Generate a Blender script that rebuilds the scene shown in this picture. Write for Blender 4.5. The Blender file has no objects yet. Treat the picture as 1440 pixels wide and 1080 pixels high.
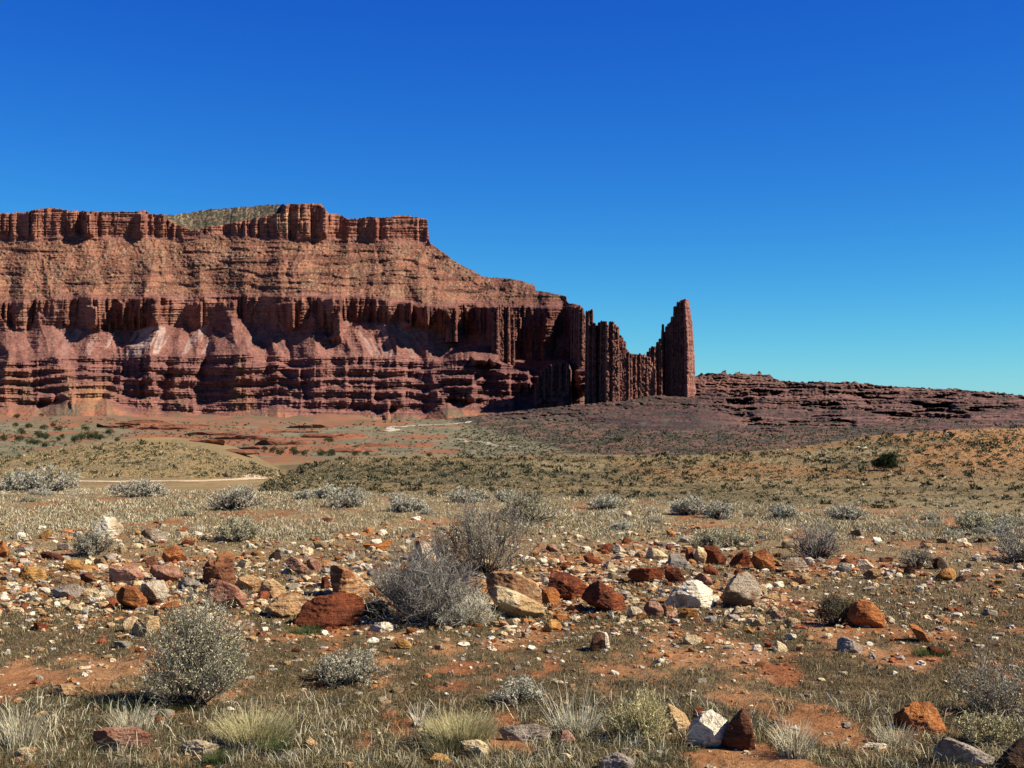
import bpy, math, random
import numpy as np
from mathutils import Vector

# ------------------------------------------------------------------ camera, sky, sun, exposure
SC = bpy.context.scene
F, CX, CY = 1900.0, 720.0, 540.0          # focal length of the photograph in its own pixels
CAMZ = 2.2
PITCH = math.atan(35.0 / F)
cam_data = bpy.data.cameras.new("camera")
cam = bpy.data.objects.new("camera", cam_data)
SC.collection.objects.link(cam)
cam_data.sensor_width = 36.0
cam_data.lens = 36.0 * F / 1440.0
cam_data.clip_start, cam_data.clip_end = 0.1, 30000.0
cam.location = (0, 0, CAMZ)
cam.rotation_euler = (math.pi / 2 + PITCH, 0, 0)
SC.camera = cam

SUN_AZ = math.radians(104.0)               # clockwise from the viewing direction (+Y)
SUN_EL = math.radians(42.0)
SUN = Vector((math.sin(SUN_AZ) * math.cos(SUN_EL), math.cos(SUN_AZ) * math.cos(SUN_EL), math.sin(SUN_EL)))
sd = bpy.data.lights.new("sun", 'SUN')
sd.energy = 5.0
sd.angle = math.radians(0.5)
sd.color = (1.0, 0.91, 0.76)
so = bpy.data.objects.new("sun", sd)
SC.collection.objects.link(so)
so.rotation_euler = SUN.to_track_quat('Z', 'Y').to_euler()

world = bpy.data.worlds.new("World")
SC.world = world
world.use_nodes = True
wn = world.node_tree
wn.nodes.clear()
sky = wn.nodes.new('ShaderNodeTexSky')
sky.sky_type = 'NISHITA'
sky.sun_disc = False
sky.sun_elevation = SUN_EL
sky.sun_rotation = SUN_AZ
sky.altitude = 1400
sky.air_density = 1.0
sky.dust_density = 0.2
sky.ozone_density = 3.0
vm = wn.nodes.new('ShaderNodeVectorMath'); vm.operation = 'MULTIPLY'
vm.inputs[1].default_value = (0.1, 0.1, 0.1)
vp = wn.nodes.new('ShaderNodeVectorMath'); vp.operation = 'POWER'
vp.inputs[1].default_value = (2.09, 1.62, 0.70)
vg = wn.nodes.new('ShaderNodeVectorMath'); vg.operation = 'MULTIPLY'
vg.inputs[1].default_value = (4.0, 6.7, 5.85)
bg = wn.nodes.new('ShaderNodeBackground')
bg.inputs['Strength'].default_value = 0.1
wo = wn.nodes.new('ShaderNodeOutputWorld')
wn.links.new(sky.outputs[0], vm.inputs[0]); wn.links.new(vm.outputs[0], vp.inputs[0])
wn.links.new(vp.outputs[0], vg.inputs[0])
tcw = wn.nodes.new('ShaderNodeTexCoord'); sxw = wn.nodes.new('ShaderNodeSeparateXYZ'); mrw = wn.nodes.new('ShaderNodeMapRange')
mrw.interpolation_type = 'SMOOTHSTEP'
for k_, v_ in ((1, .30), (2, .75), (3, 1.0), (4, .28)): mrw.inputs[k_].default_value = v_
dkw = wn.nodes.new('ShaderNodeVectorMath'); dkw.operation = 'SCALE'      # unseen sky overhead dimmed to weaken its blue fill in the shadows
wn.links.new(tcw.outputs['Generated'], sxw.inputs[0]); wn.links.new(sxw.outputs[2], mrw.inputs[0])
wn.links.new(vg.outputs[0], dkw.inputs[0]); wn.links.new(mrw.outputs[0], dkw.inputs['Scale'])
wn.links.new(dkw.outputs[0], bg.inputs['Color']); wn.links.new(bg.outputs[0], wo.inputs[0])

SC.view_settings.view_transform = 'Standard'
SC.view_settings.look = 'None'
SC.view_settings.gamma = 1.0
SC.view_settings.exposure = 0.88

# ------------------------------------------------------------------ helpers
COL = SC.collection
RNG = np.random.default_rng(7)

def slope_of(py):
    cy = (CY - np.asarray(py, float)) / F
    return (math.sin(PITCH) + cy * math.cos(PITCH)) / (math.cos(PITCH) - cy * math.sin(PITCH))

def lat_of(px, py=575.0):
    cy = (CY - np.asarray(py, float)) / F
    return (np.asarray(px, float) - CX) / F / (math.cos(PITCH) - cy * math.sin(PITCH))

def at(px, py, Y):
    """The point seen at photo pixel (px, py) at depth Y."""
    return np.array([lat_of(px, py) * Y, Y, CAMZ + slope_of(py) * Y])

def _h(ix, iy, iz, seed):
    n = (ix.astype(np.int64) * 374761393 + iy.astype(np.int64) * 668265263 + iz.astype(np.int64) * 2147483647 + seed * 974634777) & 0xFFFFFFFF
    n = ((n ^ (n >> 13)) * 1274126177) & 0xFFFFFFFF
    n = n ^ (n >> 16)
    return (n & 0xFFFFFF) / float(0xFFFFFF)

def vnoise(x, y, z=None, seed=0):
    x = np.asarray(x, float); y = np.asarray(y, float) + 0 * x
    x = x + 0 * y
    x0 = np.floor(x); y0 = np.floor(y)
    fx = x - x0; fy = y - y0
    ux = fx * fx * fx * (fx * (fx * 6 - 15) + 10); uy = fy * fy * fy * (fy * (fy * 6 - 15) + 10)
    x0 = x0.astype(np.int64); y0 = y0.astype(np.int64)
    if z is None:
        z0 = np.zeros_like(x0)
        a = _h(x0, y0, z0, seed); b = _h(x0 + 1, y0, z0, seed); c = _h(x0, y0 + 1, z0, seed); d = _h(x0 + 1, y0 + 1, z0, seed)
        return (a + (b - a) * ux) * (1 - uy) + (c + (d - c) * ux) * uy
    z = np.asarray(z, float)
    z0 = np.floor(z); fz = z - z0
    uz = fz * fz * fz * (fz * (fz * 6 - 15) + 10)
    z0 = z0.astype(np.int64)
    def lay(k):
        a = _h(x0, y0, z0 + k, seed); b = _h(x0 + 1, y0, z0 + k, seed); c = _h(x0, y0 + 1, z0 + k, seed); d = _h(x0 + 1, y0 + 1, z0 + k, seed)
        return (a + (b - a) * ux) * (1 - uy) + (c + (d - c) * ux) * uy
    return lay(0) * (1 - uz) + lay(1) * uz

def fbm(x, y, z=None, o=4, seed=0, gain=0.5):
    """about -1..1"""
    s = 0; a = 1.0; t = 0
    if z is None:
        x = np.asarray(x, float); y = np.asarray(y, float)
        for i in range(o):
            k = 2.03 ** i; ca, sa = math.cos(.55 + .9 * i), math.sin(.55 + .9 * i)
            s = s + a * (vnoise((x * ca - y * sa) * k + 17.3 * i, (x * sa + y * ca) * k + 5.1 * i, None, seed + i) * 2 - 1)
            t += a; a *= gain
        return s / t * 1.6
    for i in range(o):
        k = 2.03 ** i
        s = s + a * (vnoise(np.asarray(x) * k + 17.3 * i, np.asarray(y) * k + 5.1 * i, None if z is None else np.asarray(z) * k + 9.7 * i, seed + i) * 2 - 1)
        t += a; a *= gain
    return s / t * 1.6

def sstep(a, b, x):
    t = np.clip((np.asarray(x, float) - a) / (b - a), 0, 1)
    return t * t * (3 - 2 * t)

def poly(pts, x):
    p = np.array(pts, float)
    return np.interp(x, p[:, 0], p[:, 1])

def mix(a, b, t):
    return np.asarray(a) * (1 - t[..., None]) + np.asarray(b) * t[..., None]

def mk(name, V, FA, mat=None, parent=None, col=None, smooth=True, mats=None, midx=None):
    """Link one mesh object. FA: (n,3) or (n,4) int array. col: per-vertex rgb."""
    V = np.ascontiguousarray(V, dtype=np.float32); FA = np.ascontiguousarray(FA, dtype=np.int32)
    me = bpy.data.meshes.new(name)
    n, k = FA.shape
    me.vertices.add(len(V)); me.vertices.foreach_set('co', V.ravel())
    me.loops.add(n * k); me.loops.foreach_set('vertex_index', FA.ravel())
    me.polygons.add(n); me.polygons.foreach_set('loop_start', np.arange(0, n * k, k, dtype=np.int32))
    if smooth is not None:
        me.polygons.foreach_set('use_smooth', np.full(n, bool(smooth)))
    if midx is not None:
        me.polygons.foreach_set('material_index', np.asarray(midx, dtype=np.int32))
    me.update(calc_edges=True)
    if col is not None:
        at_ = me.color_attributes.new('Col', 'FLOAT_COLOR', 'POINT')
        c = np.ones((len(V), 4), np.float32); c[:, :3] = np.clip(col, 0.0, 1.0)
        at_.data.foreach_set('color', c.ravel())
    for m in (mats or ([mat] if mat else [])):
        me.materials.append(m)
    o = bpy.data.objects.new(name, me)
    COL.objects.link(o)
    if parent is not None:
        o.parent = parent
    return o

def tag(o, label, cat, group=None, kind=None):
    o['label'] = label; o['category'] = cat
    if group: o['group'] = group
    if kind: o['kind'] = kind
    return o

def empty(name, loc):
    o = bpy.data.objects.new(name, None); COL.objects.link(o); o.location = loc
    o.empty_display_size = 0.1
    return o

def grid_faces(r, c, wrap=False):
    i = np.arange(r - 1)[:, None]; j = np.arange(c if wrap else c - 1)[None, :]
    j2 = (j + 1) % c
    return np.stack([i * c + j, i * c + j2, (i + 1) * c + j2, (i + 1) * c + j], -1).reshape(-1, 4)

def ico(level):
    t = (1 + 5 ** .5) / 2
    v = [(-1, t, 0), (1, t, 0), (-1, -t, 0), (1, -t, 0), (0, -1, t), (0, 1, t), (0, -1, -t), (0, 1, -t), (t, 0, -1), (t, 0, 1), (-t, 0, -1), (-t, 0, 1)]
    f = [(0, 11, 5), (0, 5, 1), (0, 1, 7), (0, 7, 10), (0, 10, 11), (1, 5, 9), (5, 11, 4), (11, 10, 2), (10, 7, 6), (7, 1, 8), (3, 9, 4), (3, 4, 2), (3, 2, 6), (3, 6, 8), (3, 8, 9), (4, 9, 5), (2, 4, 11), (6, 2, 10), (8, 6, 7), (9, 8, 1)]
    V = np.array(v, float); V /= np.linalg.norm(V, axis=1)[:, None]; Fc = np.array(f)
    for _ in range(level):
        e = np.sort(np.concatenate([Fc[:, [0, 1]], Fc[:, [1, 2]], Fc[:, [2, 0]]]), axis=1)
        u, inv = np.unique(e, axis=0, return_inverse=True)
        inv = inv.reshape(-1)
        m = V[u].mean(1); m /= np.linalg.norm(m, axis=1)[:, None]
        n = len(V); k = len(Fc)
        a, b, c = inv[:k] + n, inv[k:2 * k] + n, inv[2 * k:] + n
        V = np.concatenate([V, m])
        Fc = np.concatenate([np.stack([Fc[:, 0], a, c], 1), np.stack([Fc[:, 1], b, a], 1), np.stack([Fc[:, 2], c, b], 1), np.stack([a, b, c], 1)])
    return V, Fc
ICO = {k: ico(k) for k in range(1, 6)}

# ------------------------------------------------------------------ materials
def nt(name):
    m = bpy.data.materials.new(name); m.use_nodes = True
    n = m.node_tree; n.nodes.clear()
    out = n.nodes.new('ShaderNodeOutputMaterial'); p = n.nodes.new('ShaderNodeBsdfPrincipled')
    p.inputs['Roughness'].default_value = 0.92
    p.inputs['Specular IOR Level'].default_value = 0.15
    n.links.new(p.outputs[0], out.inputs[0])
    return m, n, p

def N(n, t, **kw):
    x = n.nodes.new(t)
    for k, v in kw.items():
        setattr(x, k, v)
    return x

def mixc(n, fac, a, b, mode='MIX'):
    x = n.nodes.new('ShaderNodeMix'); x.data_type = 'RGBA'; x.blend_type = mode
    if isinstance(fac, (int, float)): x.inputs[0].default_value = fac
    else: n.links.new(fac, x.inputs[0])
    for s, v in ((6, a), (7, b)):
        if isinstance(v, tuple): x.inputs[s].default_value = (*v, 1)
        else: n.links.new(v, x.inputs[s])
    return x.outputs[2]

def noise(n, vec, scale, detail=5, rough=.6):
    x = n.nodes.new('ShaderNodeTexNoise'); x.inputs['Scale'].default_value = scale
    x.inputs['Detail'].default_value = detail; x.inputs['Roughness'].default_value = rough
    if vec is not None: n.links.new(vec, x.inputs['Vector'])
    return x.outputs[0]

def ramp(n, fac, *stops):
    x = n.nodes.new('ShaderNodeMapRange'); x.inputs[1].default_value = stops[0]; x.inputs[2].default_value = stops[1]
    x.inputs[3].default_value = stops[2] if len(stops) > 2 else 0; x.inputs[4].default_value = stops[3] if len(stops) > 3 else 1
    n.links.new(fac, x.inputs[0])
    return x.outputs[0]

def bump(n, p, h, strength, dist):
    b = n.nodes.new('ShaderNodeBump'); b.inputs['Strength'].default_value = strength; b.inputs['Distance'].default_value = dist
    n.links.new(h, b.inputs['Height']); n.links.new(b.outputs[0], p.inputs['Normal'])

def land_mat(name, s1, s2, bstr, bdist, lo=.72, hi=1.28):
    """Rock or soil whose colour comes from the mesh's own colour layer, broken up by fine grain."""
    m, n, p = nt(name)
    vc = N(n, 'ShaderNodeVertexColor', layer_name='Col')
    g = N(n, 'ShaderNodeNewGeometry')
    a = noise(n, g.outputs['Position'], s1, 6, .65); b = noise(n, g.outputs['Position'], s2, 4, .6)
    va = ramp(n, a, .3, .7, lo, hi); vb = ramp(n, b, .3, .7, .8, 1.2)
    mul = N(n, 'ShaderNodeMath', operation='MULTIPLY'); n.links.new(va, mul.inputs[0]); n.links.new(vb, mul.inputs[1])
    cc = N(n, 'ShaderNodeCombineColor')
    for i in range(3): n.links.new(mul.outputs[0], cc.inputs[i])
    n.links.new(mixc(n, 1.0, vc.outputs[0], cc.outputs[0], 'MULTIPLY'), p.inputs['Base Color'])
    bump(n, p, a, bstr, bdist)
    return m

M_SOIL = land_mat('desert_soil', 9.0, 60.0, 1.0, .06, .58, 1.05)
M_MESA = land_mat('sandstone_cliff', .12, .5, .9, 6.0, .58, 1.08)

def rock_mat(name, A, B, C, bed=0.0, big=3.0):
    """Sandstone: main colour A, patches of B, flecks of C, bedding along the stone's own axis."""
    m, n, p = nt(name)
    tc = N(n, 'ShaderNodeTexCoord'); oi = N(n, 'ShaderNodeObjectInfo')
    add = N(n, 'ShaderNodeVectorMath', operation='ADD'); n.links.new(tc.outputs['Object'], add.inputs[0])
    mu = N(n, 'ShaderNodeVectorMath', operation='SCALE'); n.links.new(oi.outputs['Random'], mu.inputs['Scale']); mu.inputs[0].default_value = (31, 17, 23)
    n.links.new(mu.outputs[0], add.inputs[1]); v = add.outputs[0]
    a = noise(n, v, big, 5, .6); b = noise(n, v, big * 5, 5, .7); c = noise(n, v, big * 22, 3, .7)
    col = mixc(n, ramp(n, a, .47, .56), A, B)
    mp = N(n, 'ShaderNodeMapping'); mp.inputs['Rotation'].default_value = (.25, .45, 0); mp.inputs['Scale'].default_value = (1.2, 1.2, 16)
    n.links.new(v, mp.inputs[0]); s = noise(n, mp.outputs[0], 1.6, 4, .6)
    if bed: col = mixc(n, ramp(n, s, .52, .62, 0, bed), col, B)
    col = mixc(n, ramp(n, b, .56, .68, 0, .75), col, C)
    dk = tuple(x * .35 for x in B)
    col = mixc(n, ramp(n, c, .57, .68, 0, .65), col, dk)
    e = noise(n, v, big * 1.7, 6, .65); col = mixc(n, ramp(n, e, .56, .63, 0, .6), col, dk)
    hsv = N(n, 'ShaderNodeHueSaturation'); n.links.new(col, hsv.inputs['Color'])
    n.links.new(ramp(n, oi.outputs['Random'], 0, 1, .82, 1.18), hsv.inputs['Value'])
    n.links.new(hsv.outputs[0], p.inputs['Base Color'])
    h = N(n, 'ShaderNodeMath', operation='ADD'); n.links.new(b, h.inputs[0]); n.links.new(s, h.inputs[1])
    h2 = N(n, 'ShaderNodeMath', operation='MULTIPLY_ADD'); n.links.new(c, h2.inputs[0]); h2.inputs[1].default_value = .4; n.links.new(h.outputs[0], h2.inputs[2])
    bump(n, p, h2.outputs[0], 1.0, .05)
    return m

ROCK = {
    'white': rock_mat('white_sandstone', (.72, .63, .48), (.56, .43, .28), (.16, .10, .06)),
    'cream': rock_mat('cream_sandstone', (.64, .50, .30), (.48, .31, .15), (.22, .12, .05)),
    'tan': rock_mat('tan_sandstone', (.44, .27, .13), (.30, .15, .07), (.55, .42, .28), .5),
    'gold': rock_mat('golden_sandstone', (.50, .28, .09), (.34, .14, .04), (.58, .42, .22)),
    'orange': rock_mat('orange_sandstone', (.40, .15, .045), (.22, .07, .025), (.50, .27, .12), .5),
    'red': rock_mat('red_sandstone', (.24, .065, .025), (.12, .035, .018), (.33, .12, .06), .4),
    'brown': rock_mat('dark_brown_sandstone', (.13, .05, .028), (.24, .10, .045), (.06, .03, .02), .6),
    'striped': rock_mat('striped_sandstone', (.20, .075, .03), (.50, .28, .13), (.10, .04, .02), .95),
    'pink': rock_mat('pink_sandstone', (.42, .23, .15), (.28, .12, .075), (.50, .35, .26), .8),
    'grey': rock_mat('grey_sandstone', (.34, .28, .23), (.22, .17, .13), (.46, .40, .34), .4),
    'speckled': rock_mat('speckled_sandstone', (.27, .16, .09), (.50, .40, .29), (.12, .07, .04)),
    'mossy': rock_mat('mossy_dark_stone', (.05, .06, .025), (.04, .03, .02), (.09, .09, .04)),
    'ledge': rock_mat('valley_red_ledge', (.20, .075, .04), (.12, .05, .03), (.26, .12, .07), .6, .4),
    'dark': rock_mat('dark_varnished_stone', (.05, .03, .022), (.11, .055, .03), (.03, .02, .018)),
}

def plant_mat(name, A, B, C=None, rough=.9, trans=0.0):
    """Leaves, blades or twigs; every blade takes its own shade between A and B (C for a few)."""
    m, n, p = nt(name)
    g = N(n, 'ShaderNodeNewGeometry')
    r = g.outputs['Random Per Island']
    col = mixc(n, r, A, B)
    if C is not None:
        x = N(n, 'ShaderNodeMath', operation='FRACT'); y = N(n, 'ShaderNodeMath', operation='MULTIPLY'); y.inputs[1].default_value = 13.7
        n.links.new(r, y.inputs[0]); n.links.new(y.outputs[0], x.inputs[0])
        col = mixc(n, ramp(n, x.outputs[0], .70, .72), col, C)
    n.links.new(col, p.inputs['Base Color'])
    p.inputs['Roughness'].default_value = rough
    return m

M_STRAW = plant_mat('straw_blades', (.44, .36, .20), (.28, .225, .12), (.15, .12, .065))
M_PALE = plant_mat('pale_dry_blades', (.66, .60, .43), (.45, .41, .28), (.21, .18, .11))
M_OLIVE = plant_mat('olive_blades', (.095, .088, .040), (.045, .045, .02), (.19, .16, .085))
M_YELLOW = plant_mat('yellow_blades', (.55, .48, .26), (.40, .35, .18), (.22, .20, .09))
M_GREEN = plant_mat('green_blades', (.07, .10, .03), (.04, .065, .02), (.12, .12, .05))
M_SAGE = plant_mat('sage_leaves', (.42, .40, .28), (.22, .215, .14), (.56, .53, .41))
M_SAGEG = plant_mat('green_sage_leaves', (.46, .43, .25), (.25, .24, .13), (.62, .58, .42))
M_TWIG = plant_mat('grey_twigs', (.11, .085, .07), (.18, .145, .115), (.30, .26, .21))
M_BARK = plant_mat('dark_bark', (.06, .045, .04), (.11, .085, .07))
M_TWIGP = plant_mat('pale_stalks', (.62, .57, .46), (.45, .40, .30))
M_DEAD = plant_mat('dead_twigs', (.095, .084, .076), (.20, .182, .165), (.39, .36, .31))
M_SAGEP = plant_mat('silver_sage_leaves', (.52, .50, .39), (.30, .30, .21), (.62, .59, .48))
M_JUN = plant_mat('juniper_needles', (.045, .06, .02), (.025, .035, .014), (.075, .085, .03))
M_HILLB = plant_mat('hill_brush', (.075, .075, .04), (.035, .037, .02), (.15, .14, .08))

# ------------------------------------------------------------------ ground
BASE = [(0, 0), (30, 0), (40, -.25), (80, -2.2), (160, -4.5), (300, -8), (600, -12), (1200, -15), (2200, -14), (3000, -14), (12000, -14)]
_ld = np.linspace(math.log(1), math.log(12000), 4000)
_bz = np.interp(np.exp(_ld), [b[0] for b in BASE], [b[1] for b in BASE])
_k = np.hanning(161); _k /= _k.sum()
_bz = np.convolve(np.pad(_bz, 80, mode='edge'), _k, mode='valid')
def basez(d):
    return np.interp(np.log(np.maximum(d, 1.0)), _ld, _bz)

def px_of(x, y):
    return CX + F * x / np.maximum(y, .5)

CRESTL = [(-900, 645), (-300, 645), (-60, 645), (0, 641), (60, 631), (130, 619), (200, 614), (260, 615.5), (330, 627), (375, 648), (405, 668), (460, 690)]
CRESTR = [(340, 700), (365, 684), (395, 668), (430, 654), (480, 643), (560, 640), (700, 641), (800, 640), (900, 640), (960, 640), (1040, 636), (1130, 628), (1200, 617), (1240, 612), (1300, 607), (1370, 602), (1440, 600), (1700, 597), (2600, 597)]
def smooth_poly(pts, x, w=22):
    return sum(poly(pts, x + k * w) for k in (-1, -.5, 0, .5, 1)) / 5

def gz(x, y):
    x = np.asarray(x, float); y = np.asarray(y, float)
    d = np.hypot(x, y)
    z = basez(d)
    px = np.clip(px_of(x, y), -1500, 3000)
    ahead = sstep(5, 25, y)
    for pts, D0, wf, wb in ((CRESTL, 135.0, 34.0, 30.0), (CRESTR, None, None, 26.0)):
        D = D0 if D0 else np.interp(px, [300, 900, 1440, 2600], [112, 122, 178, 190])
        if wf is None: wf = np.interp(px, [300, 900, 1440], [26, 32, 70])
        cz = CAMZ + slope_of(smooth_poly(pts, px)) * D
        H = cz - basez(D)
        H = np.where(H > 0, H, H * 0.0) * ahead
        w = np.where(d < D, wf, wb)
        z = z + H * np.exp(-((d - D) / w) ** 2)
    near = 1 - sstep(40, 120, d)
    z = z + near * (.045 * fbm(x * .35, y * .35, o=3, seed=3) + .018 * fbm(x * 2.3, y * 2.3, o=3, seed=4))
    far = sstep(60, 140, d)
    z = z + far * (.16 * fbm(x * .09, y * .09, o=3, seed=5)) + sstep(230, 500, d) * .9 * fbm(x * .012, y * .012, o=3, seed=6) + sstep(1100, 2000, d) * 6.5 * fbm(x * .0075, y * .004, o=4, seed=7)
    return z

_TPX = np.arange(-420, 1862, 2.5)
_TY = np.concatenate([np.linspace(4, 60, 700), np.geomspace(60.2, 6000, 800)])
_LL = lat_of(_TPX)
_TS = np.maximum.accumulate((gz(_LL[:, None] * _TY[None], np.repeat(_TY[None], len(_TPX), 0)) - CAMZ) / _TY[None] + 1e-9 * np.arange(len(_TY))[None], axis=1)

def hits(px, py):
    """Where the rays through photo pixels meet the ground: x, y arrays."""
    px = np.asarray(px, float); py = np.asarray(py, float)
    k = np.clip(np.round((px + 420) / 2.5).astype(int), 0, len(_TPX) - 1)
    sl = slope_of(py); Y = np.empty(len(px))
    for c in np.unique(k):
        m = k == c
        Y[m] = np.interp(sl[m], _TS[c], _TY)
    return lat_of(px, py) * Y, Y

def hit(px, py):
    x, y = hits([px], [py])
    return np.array([x[0], y[0], float(gz(x[0], y[0]))])

def veg_mask(x, y):
    """0 bare orange soil .. 1 grown over, on the plain."""
    d = np.hypot(x, y)
    a = fbm(x * .9 + 3, y * .45, o=4, seed=21) * .6 + fbm(x * 3.3, y * 1.6, o=4, seed=22, gain=.6) * .55
    return sstep(-.14, .22, a + .31 + .14 * sstep(17, 26, d) - .14 * np.exp(-((d - 12.6) / 2.2) ** 2))

def edge_d(px):
    return np.interp(px, [-400, 0, 400, 700, 1000, 1440, 2200], [46, 45, 36, 34, 31, 27.5, 26])

def ground_colour(x, y):
    d = np.hypot(x, y); px = np.clip(px_of(x, y), -1500, 3000)
    n1 = fbm(x * 1.3, y * 1.3, o=4, seed=31); n2 = fbm(x * 5.5, y * 5.5, o=3, seed=32)
    orange = mix((.28, .125, .05), (.35, .18, .082), sstep(-.5, .6, n1 + .5 * n2))
    orange = mix(orange, (.26, .085, .03), sstep(.25, .7, fbm(x * .9, y * .5, o=3, seed=33)) * .7)
    grown = mix((.072, .060, .03), (.155, .115, .06), sstep(-.3, .5, n2 + .4 * n1))
    straw = mix((.36, .27, .145), (.24, .17, .09), sstep(-.4, .4, n2))
    v = veg_mask(x, y)
    c = mix(orange, grown, v * .85)
    c = mix(c, straw, (sstep(15, 25, d) * v) * .8)
    # hills
    wx = fbm(x * .05, y * .05, o=4, seed=41); wy = fbm(x * .35, y * .18, o=3, seed=42)
    hill = mix((.245, .17, .08), (.145, .115, .058), sstep(-.25, .35, wx + .5 * wy))
    hill = mix(hill, (.085, .075, .04), sstep(.15, .6, fbm(x * .16, y * .09, o=3, seed=45)) * .6); hill = mix(hill, (.32, .25, .135), sstep(.25, .6, fbm(x * .12 + 5, y * .07, o=3, seed=46)) * .55)
    tanh = mix((.33, .22, .10), (.25, .18, .09), sstep(-.3, .3, wy))
    leftm = 1 - sstep(330, 420, px)
    hill = mix(hill, tanh, leftm * .85)
    oz = sstep(820, 960, px) * sstep(55, 110, d) * sstep(-.45, .15, wx + .5 * wy + .45 * sstep(1230, 1350, px) - .2 * sstep(900, 1000, px))
    hill = mix(hill, (.40, .185, .065), oz * .7)
    ribs = sstep(.55, .9, fbm(x * .03 + y * .02, y * .006, o=2, seed=44)) * leftm
    hill = mix(hill, (.36, .31, .20), ribs * .6)
    e = sstep(0, 1, (d - edge_d(px) - 3 * fbm(x * .2, y * .2, o=2, seed=43)) / 9)
    c = mix(c, hill, e)
    # valley floor beyond the hills
    far = sstep(165, 240, d + 20 * wx)
    q = fbm(px * .016, np.log(d) * 9, o=5, seed=51, gain=.6); q2 = fbm(px * .05, np.log(d) * 17, o=3, seed=52)
    flat = mix((.155, .14, .085), (.215, .185, .115), sstep(-.4, .5, q2))
    red = mix((.31, .12, .055), (.23, .11, .06), sstep(-.4, .5, q2))
    bias = .55 * np.exp(-((px - 330) / 190) ** 2) - .35 * np.exp(-((px - 660) / 130) ** 2) * sstep(500, 800, d) + .25 * np.exp(-((px - 560) / 130) ** 2) * (1 - sstep(350, 520, d)) - .2 * sstep(120, 0, px)
    v2 = mix(flat, red, sstep(-.02, .30, q + bias + .3 * q2 - .12))
    v2 = mix(v2, mix((.27, .115, .07), (.15, .12, .075), sstep(-.2, .3, q2 + q)), sstep(1500, 2000, d) * .8)
    pyg = 575 + (CAMZ - gz(x, y)) / np.maximum(d, 1) * F
    rub = sstep(-5, 5, np.interp(px, [-500, 600, 640, 720, 830, 900], [540, 575, 592, 612, 640, 660]) - pyg + 5 * q2)
    v2 = mix(v2, mix((.16, .085, .062), (.055, .048, .034), sstep(-.25, .3, q2 + .5 * fbm(px * .16, np.log(d) * 40, o=3, seed=53))), rub)
    c = mix(c, v2, far)
    return c

def build_ground():
    az = np.concatenate([np.linspace(-math.pi, -.42, 60)[:-1], np.linspace(-.42, .42, 860), np.linspace(.42, math.pi, 60)[1:]])
    d = np.concatenate([[.05, .6, 1.5, 3.0, 4.2], 1 / np.linspace(1 / 5.2, 1 / 46, 430), np.geomspace(46.3, 260, 270), np.geomspace(262, 3200, 170), np.geomspace(3600, 14000, 10)])
    A, D = np.meshgrid(az, d)
    X = np.sin(A) * D; Y = np.cos(A) * D
    Z = gz(X, Y)
    V = np.stack([X, Y, Z], -1).reshape(-1, 3)
    c = ground_colour(X.ravel(), Y.ravel())
    o = mk('ground', V, grid_faces(len(d), len(az))[:, ::-1], M_SOIL, col=c)
    tag(o, 'orange desert soil of the plain, hills and valley floor', 'ground', kind='structure')
build_ground()

def ribbon(name, pts, wpx, lift, colr, label):
    """A dirt track lying on the terrain; pts are where the photo shows it."""
    P = np.array([hit(*p)[:2] for p in pts])
    t = np.linspace(0, len(P) - 1, 14 * len(P))
    C = np.stack([np.interp(t, range(len(P)), P[:, 0]), np.interp(t, range(len(P)), P[:, 1])], 1)
    k = np.ones(9) / 9
    C = np.stack([np.convolve(np.pad(C[:, i], 4, mode='edge'), k, mode='valid') for i in (0, 1)], 1)
    T = np.gradient(C, axis=0); T /= np.linalg.norm(T, axis=1)[:, None] + 1e-9
    Nn = np.stack([-T[:, 1], T[:, 0]], 1)
    rows = []
    for s in np.linspace(-1, 1, 5):
        w = wpx * (1 + .35 * fbm(t * .9, t * 0 + s * 3, o=2, seed=61))
        Q = C + Nn * (s * w)[:, None]
        rows.append(np.stack([Q[:, 0], Q[:, 1], gz(Q[:, 0], Q[:, 1]) + lift * (1 - .8 * abs(s))], 1))
    V = np.stack(rows, 1).reshape(-1, 3)
    cc = np.array(colr) * (1 + .15 * fbm(V[:, 0] * .7, V[:, 1] * .7, o=2, seed=62))[:, None]
    o = mk(name, V, grid_faces(len(C), 5), M_SOIL, col=cc)
    tag(o, label, 'dirt track', kind='structure')
ribbon('dirt_track', [(92, 677), (150, 677.5), (220, 677), (290, 676.5), (330, 674.5), (352, 673), (372, 670)], .7, .06, (.60, .46, .31), 'pale dirt track curving along the foot of the left hill')
ribbon('wash_track', [(538, 607), (560, 605), (545, 601), (585, 598), (640, 596.5), (662, 592)], 4.0, .5, (.50, .45, .36), 'pale sandy wash bending across the grey valley floor')
ribbon('valley_track', [(636, 617), (680, 623), (740, 629)], 1.4, .25, (.38, .33, .25), 'thin pale track on the valley floor below the mesa')

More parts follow.
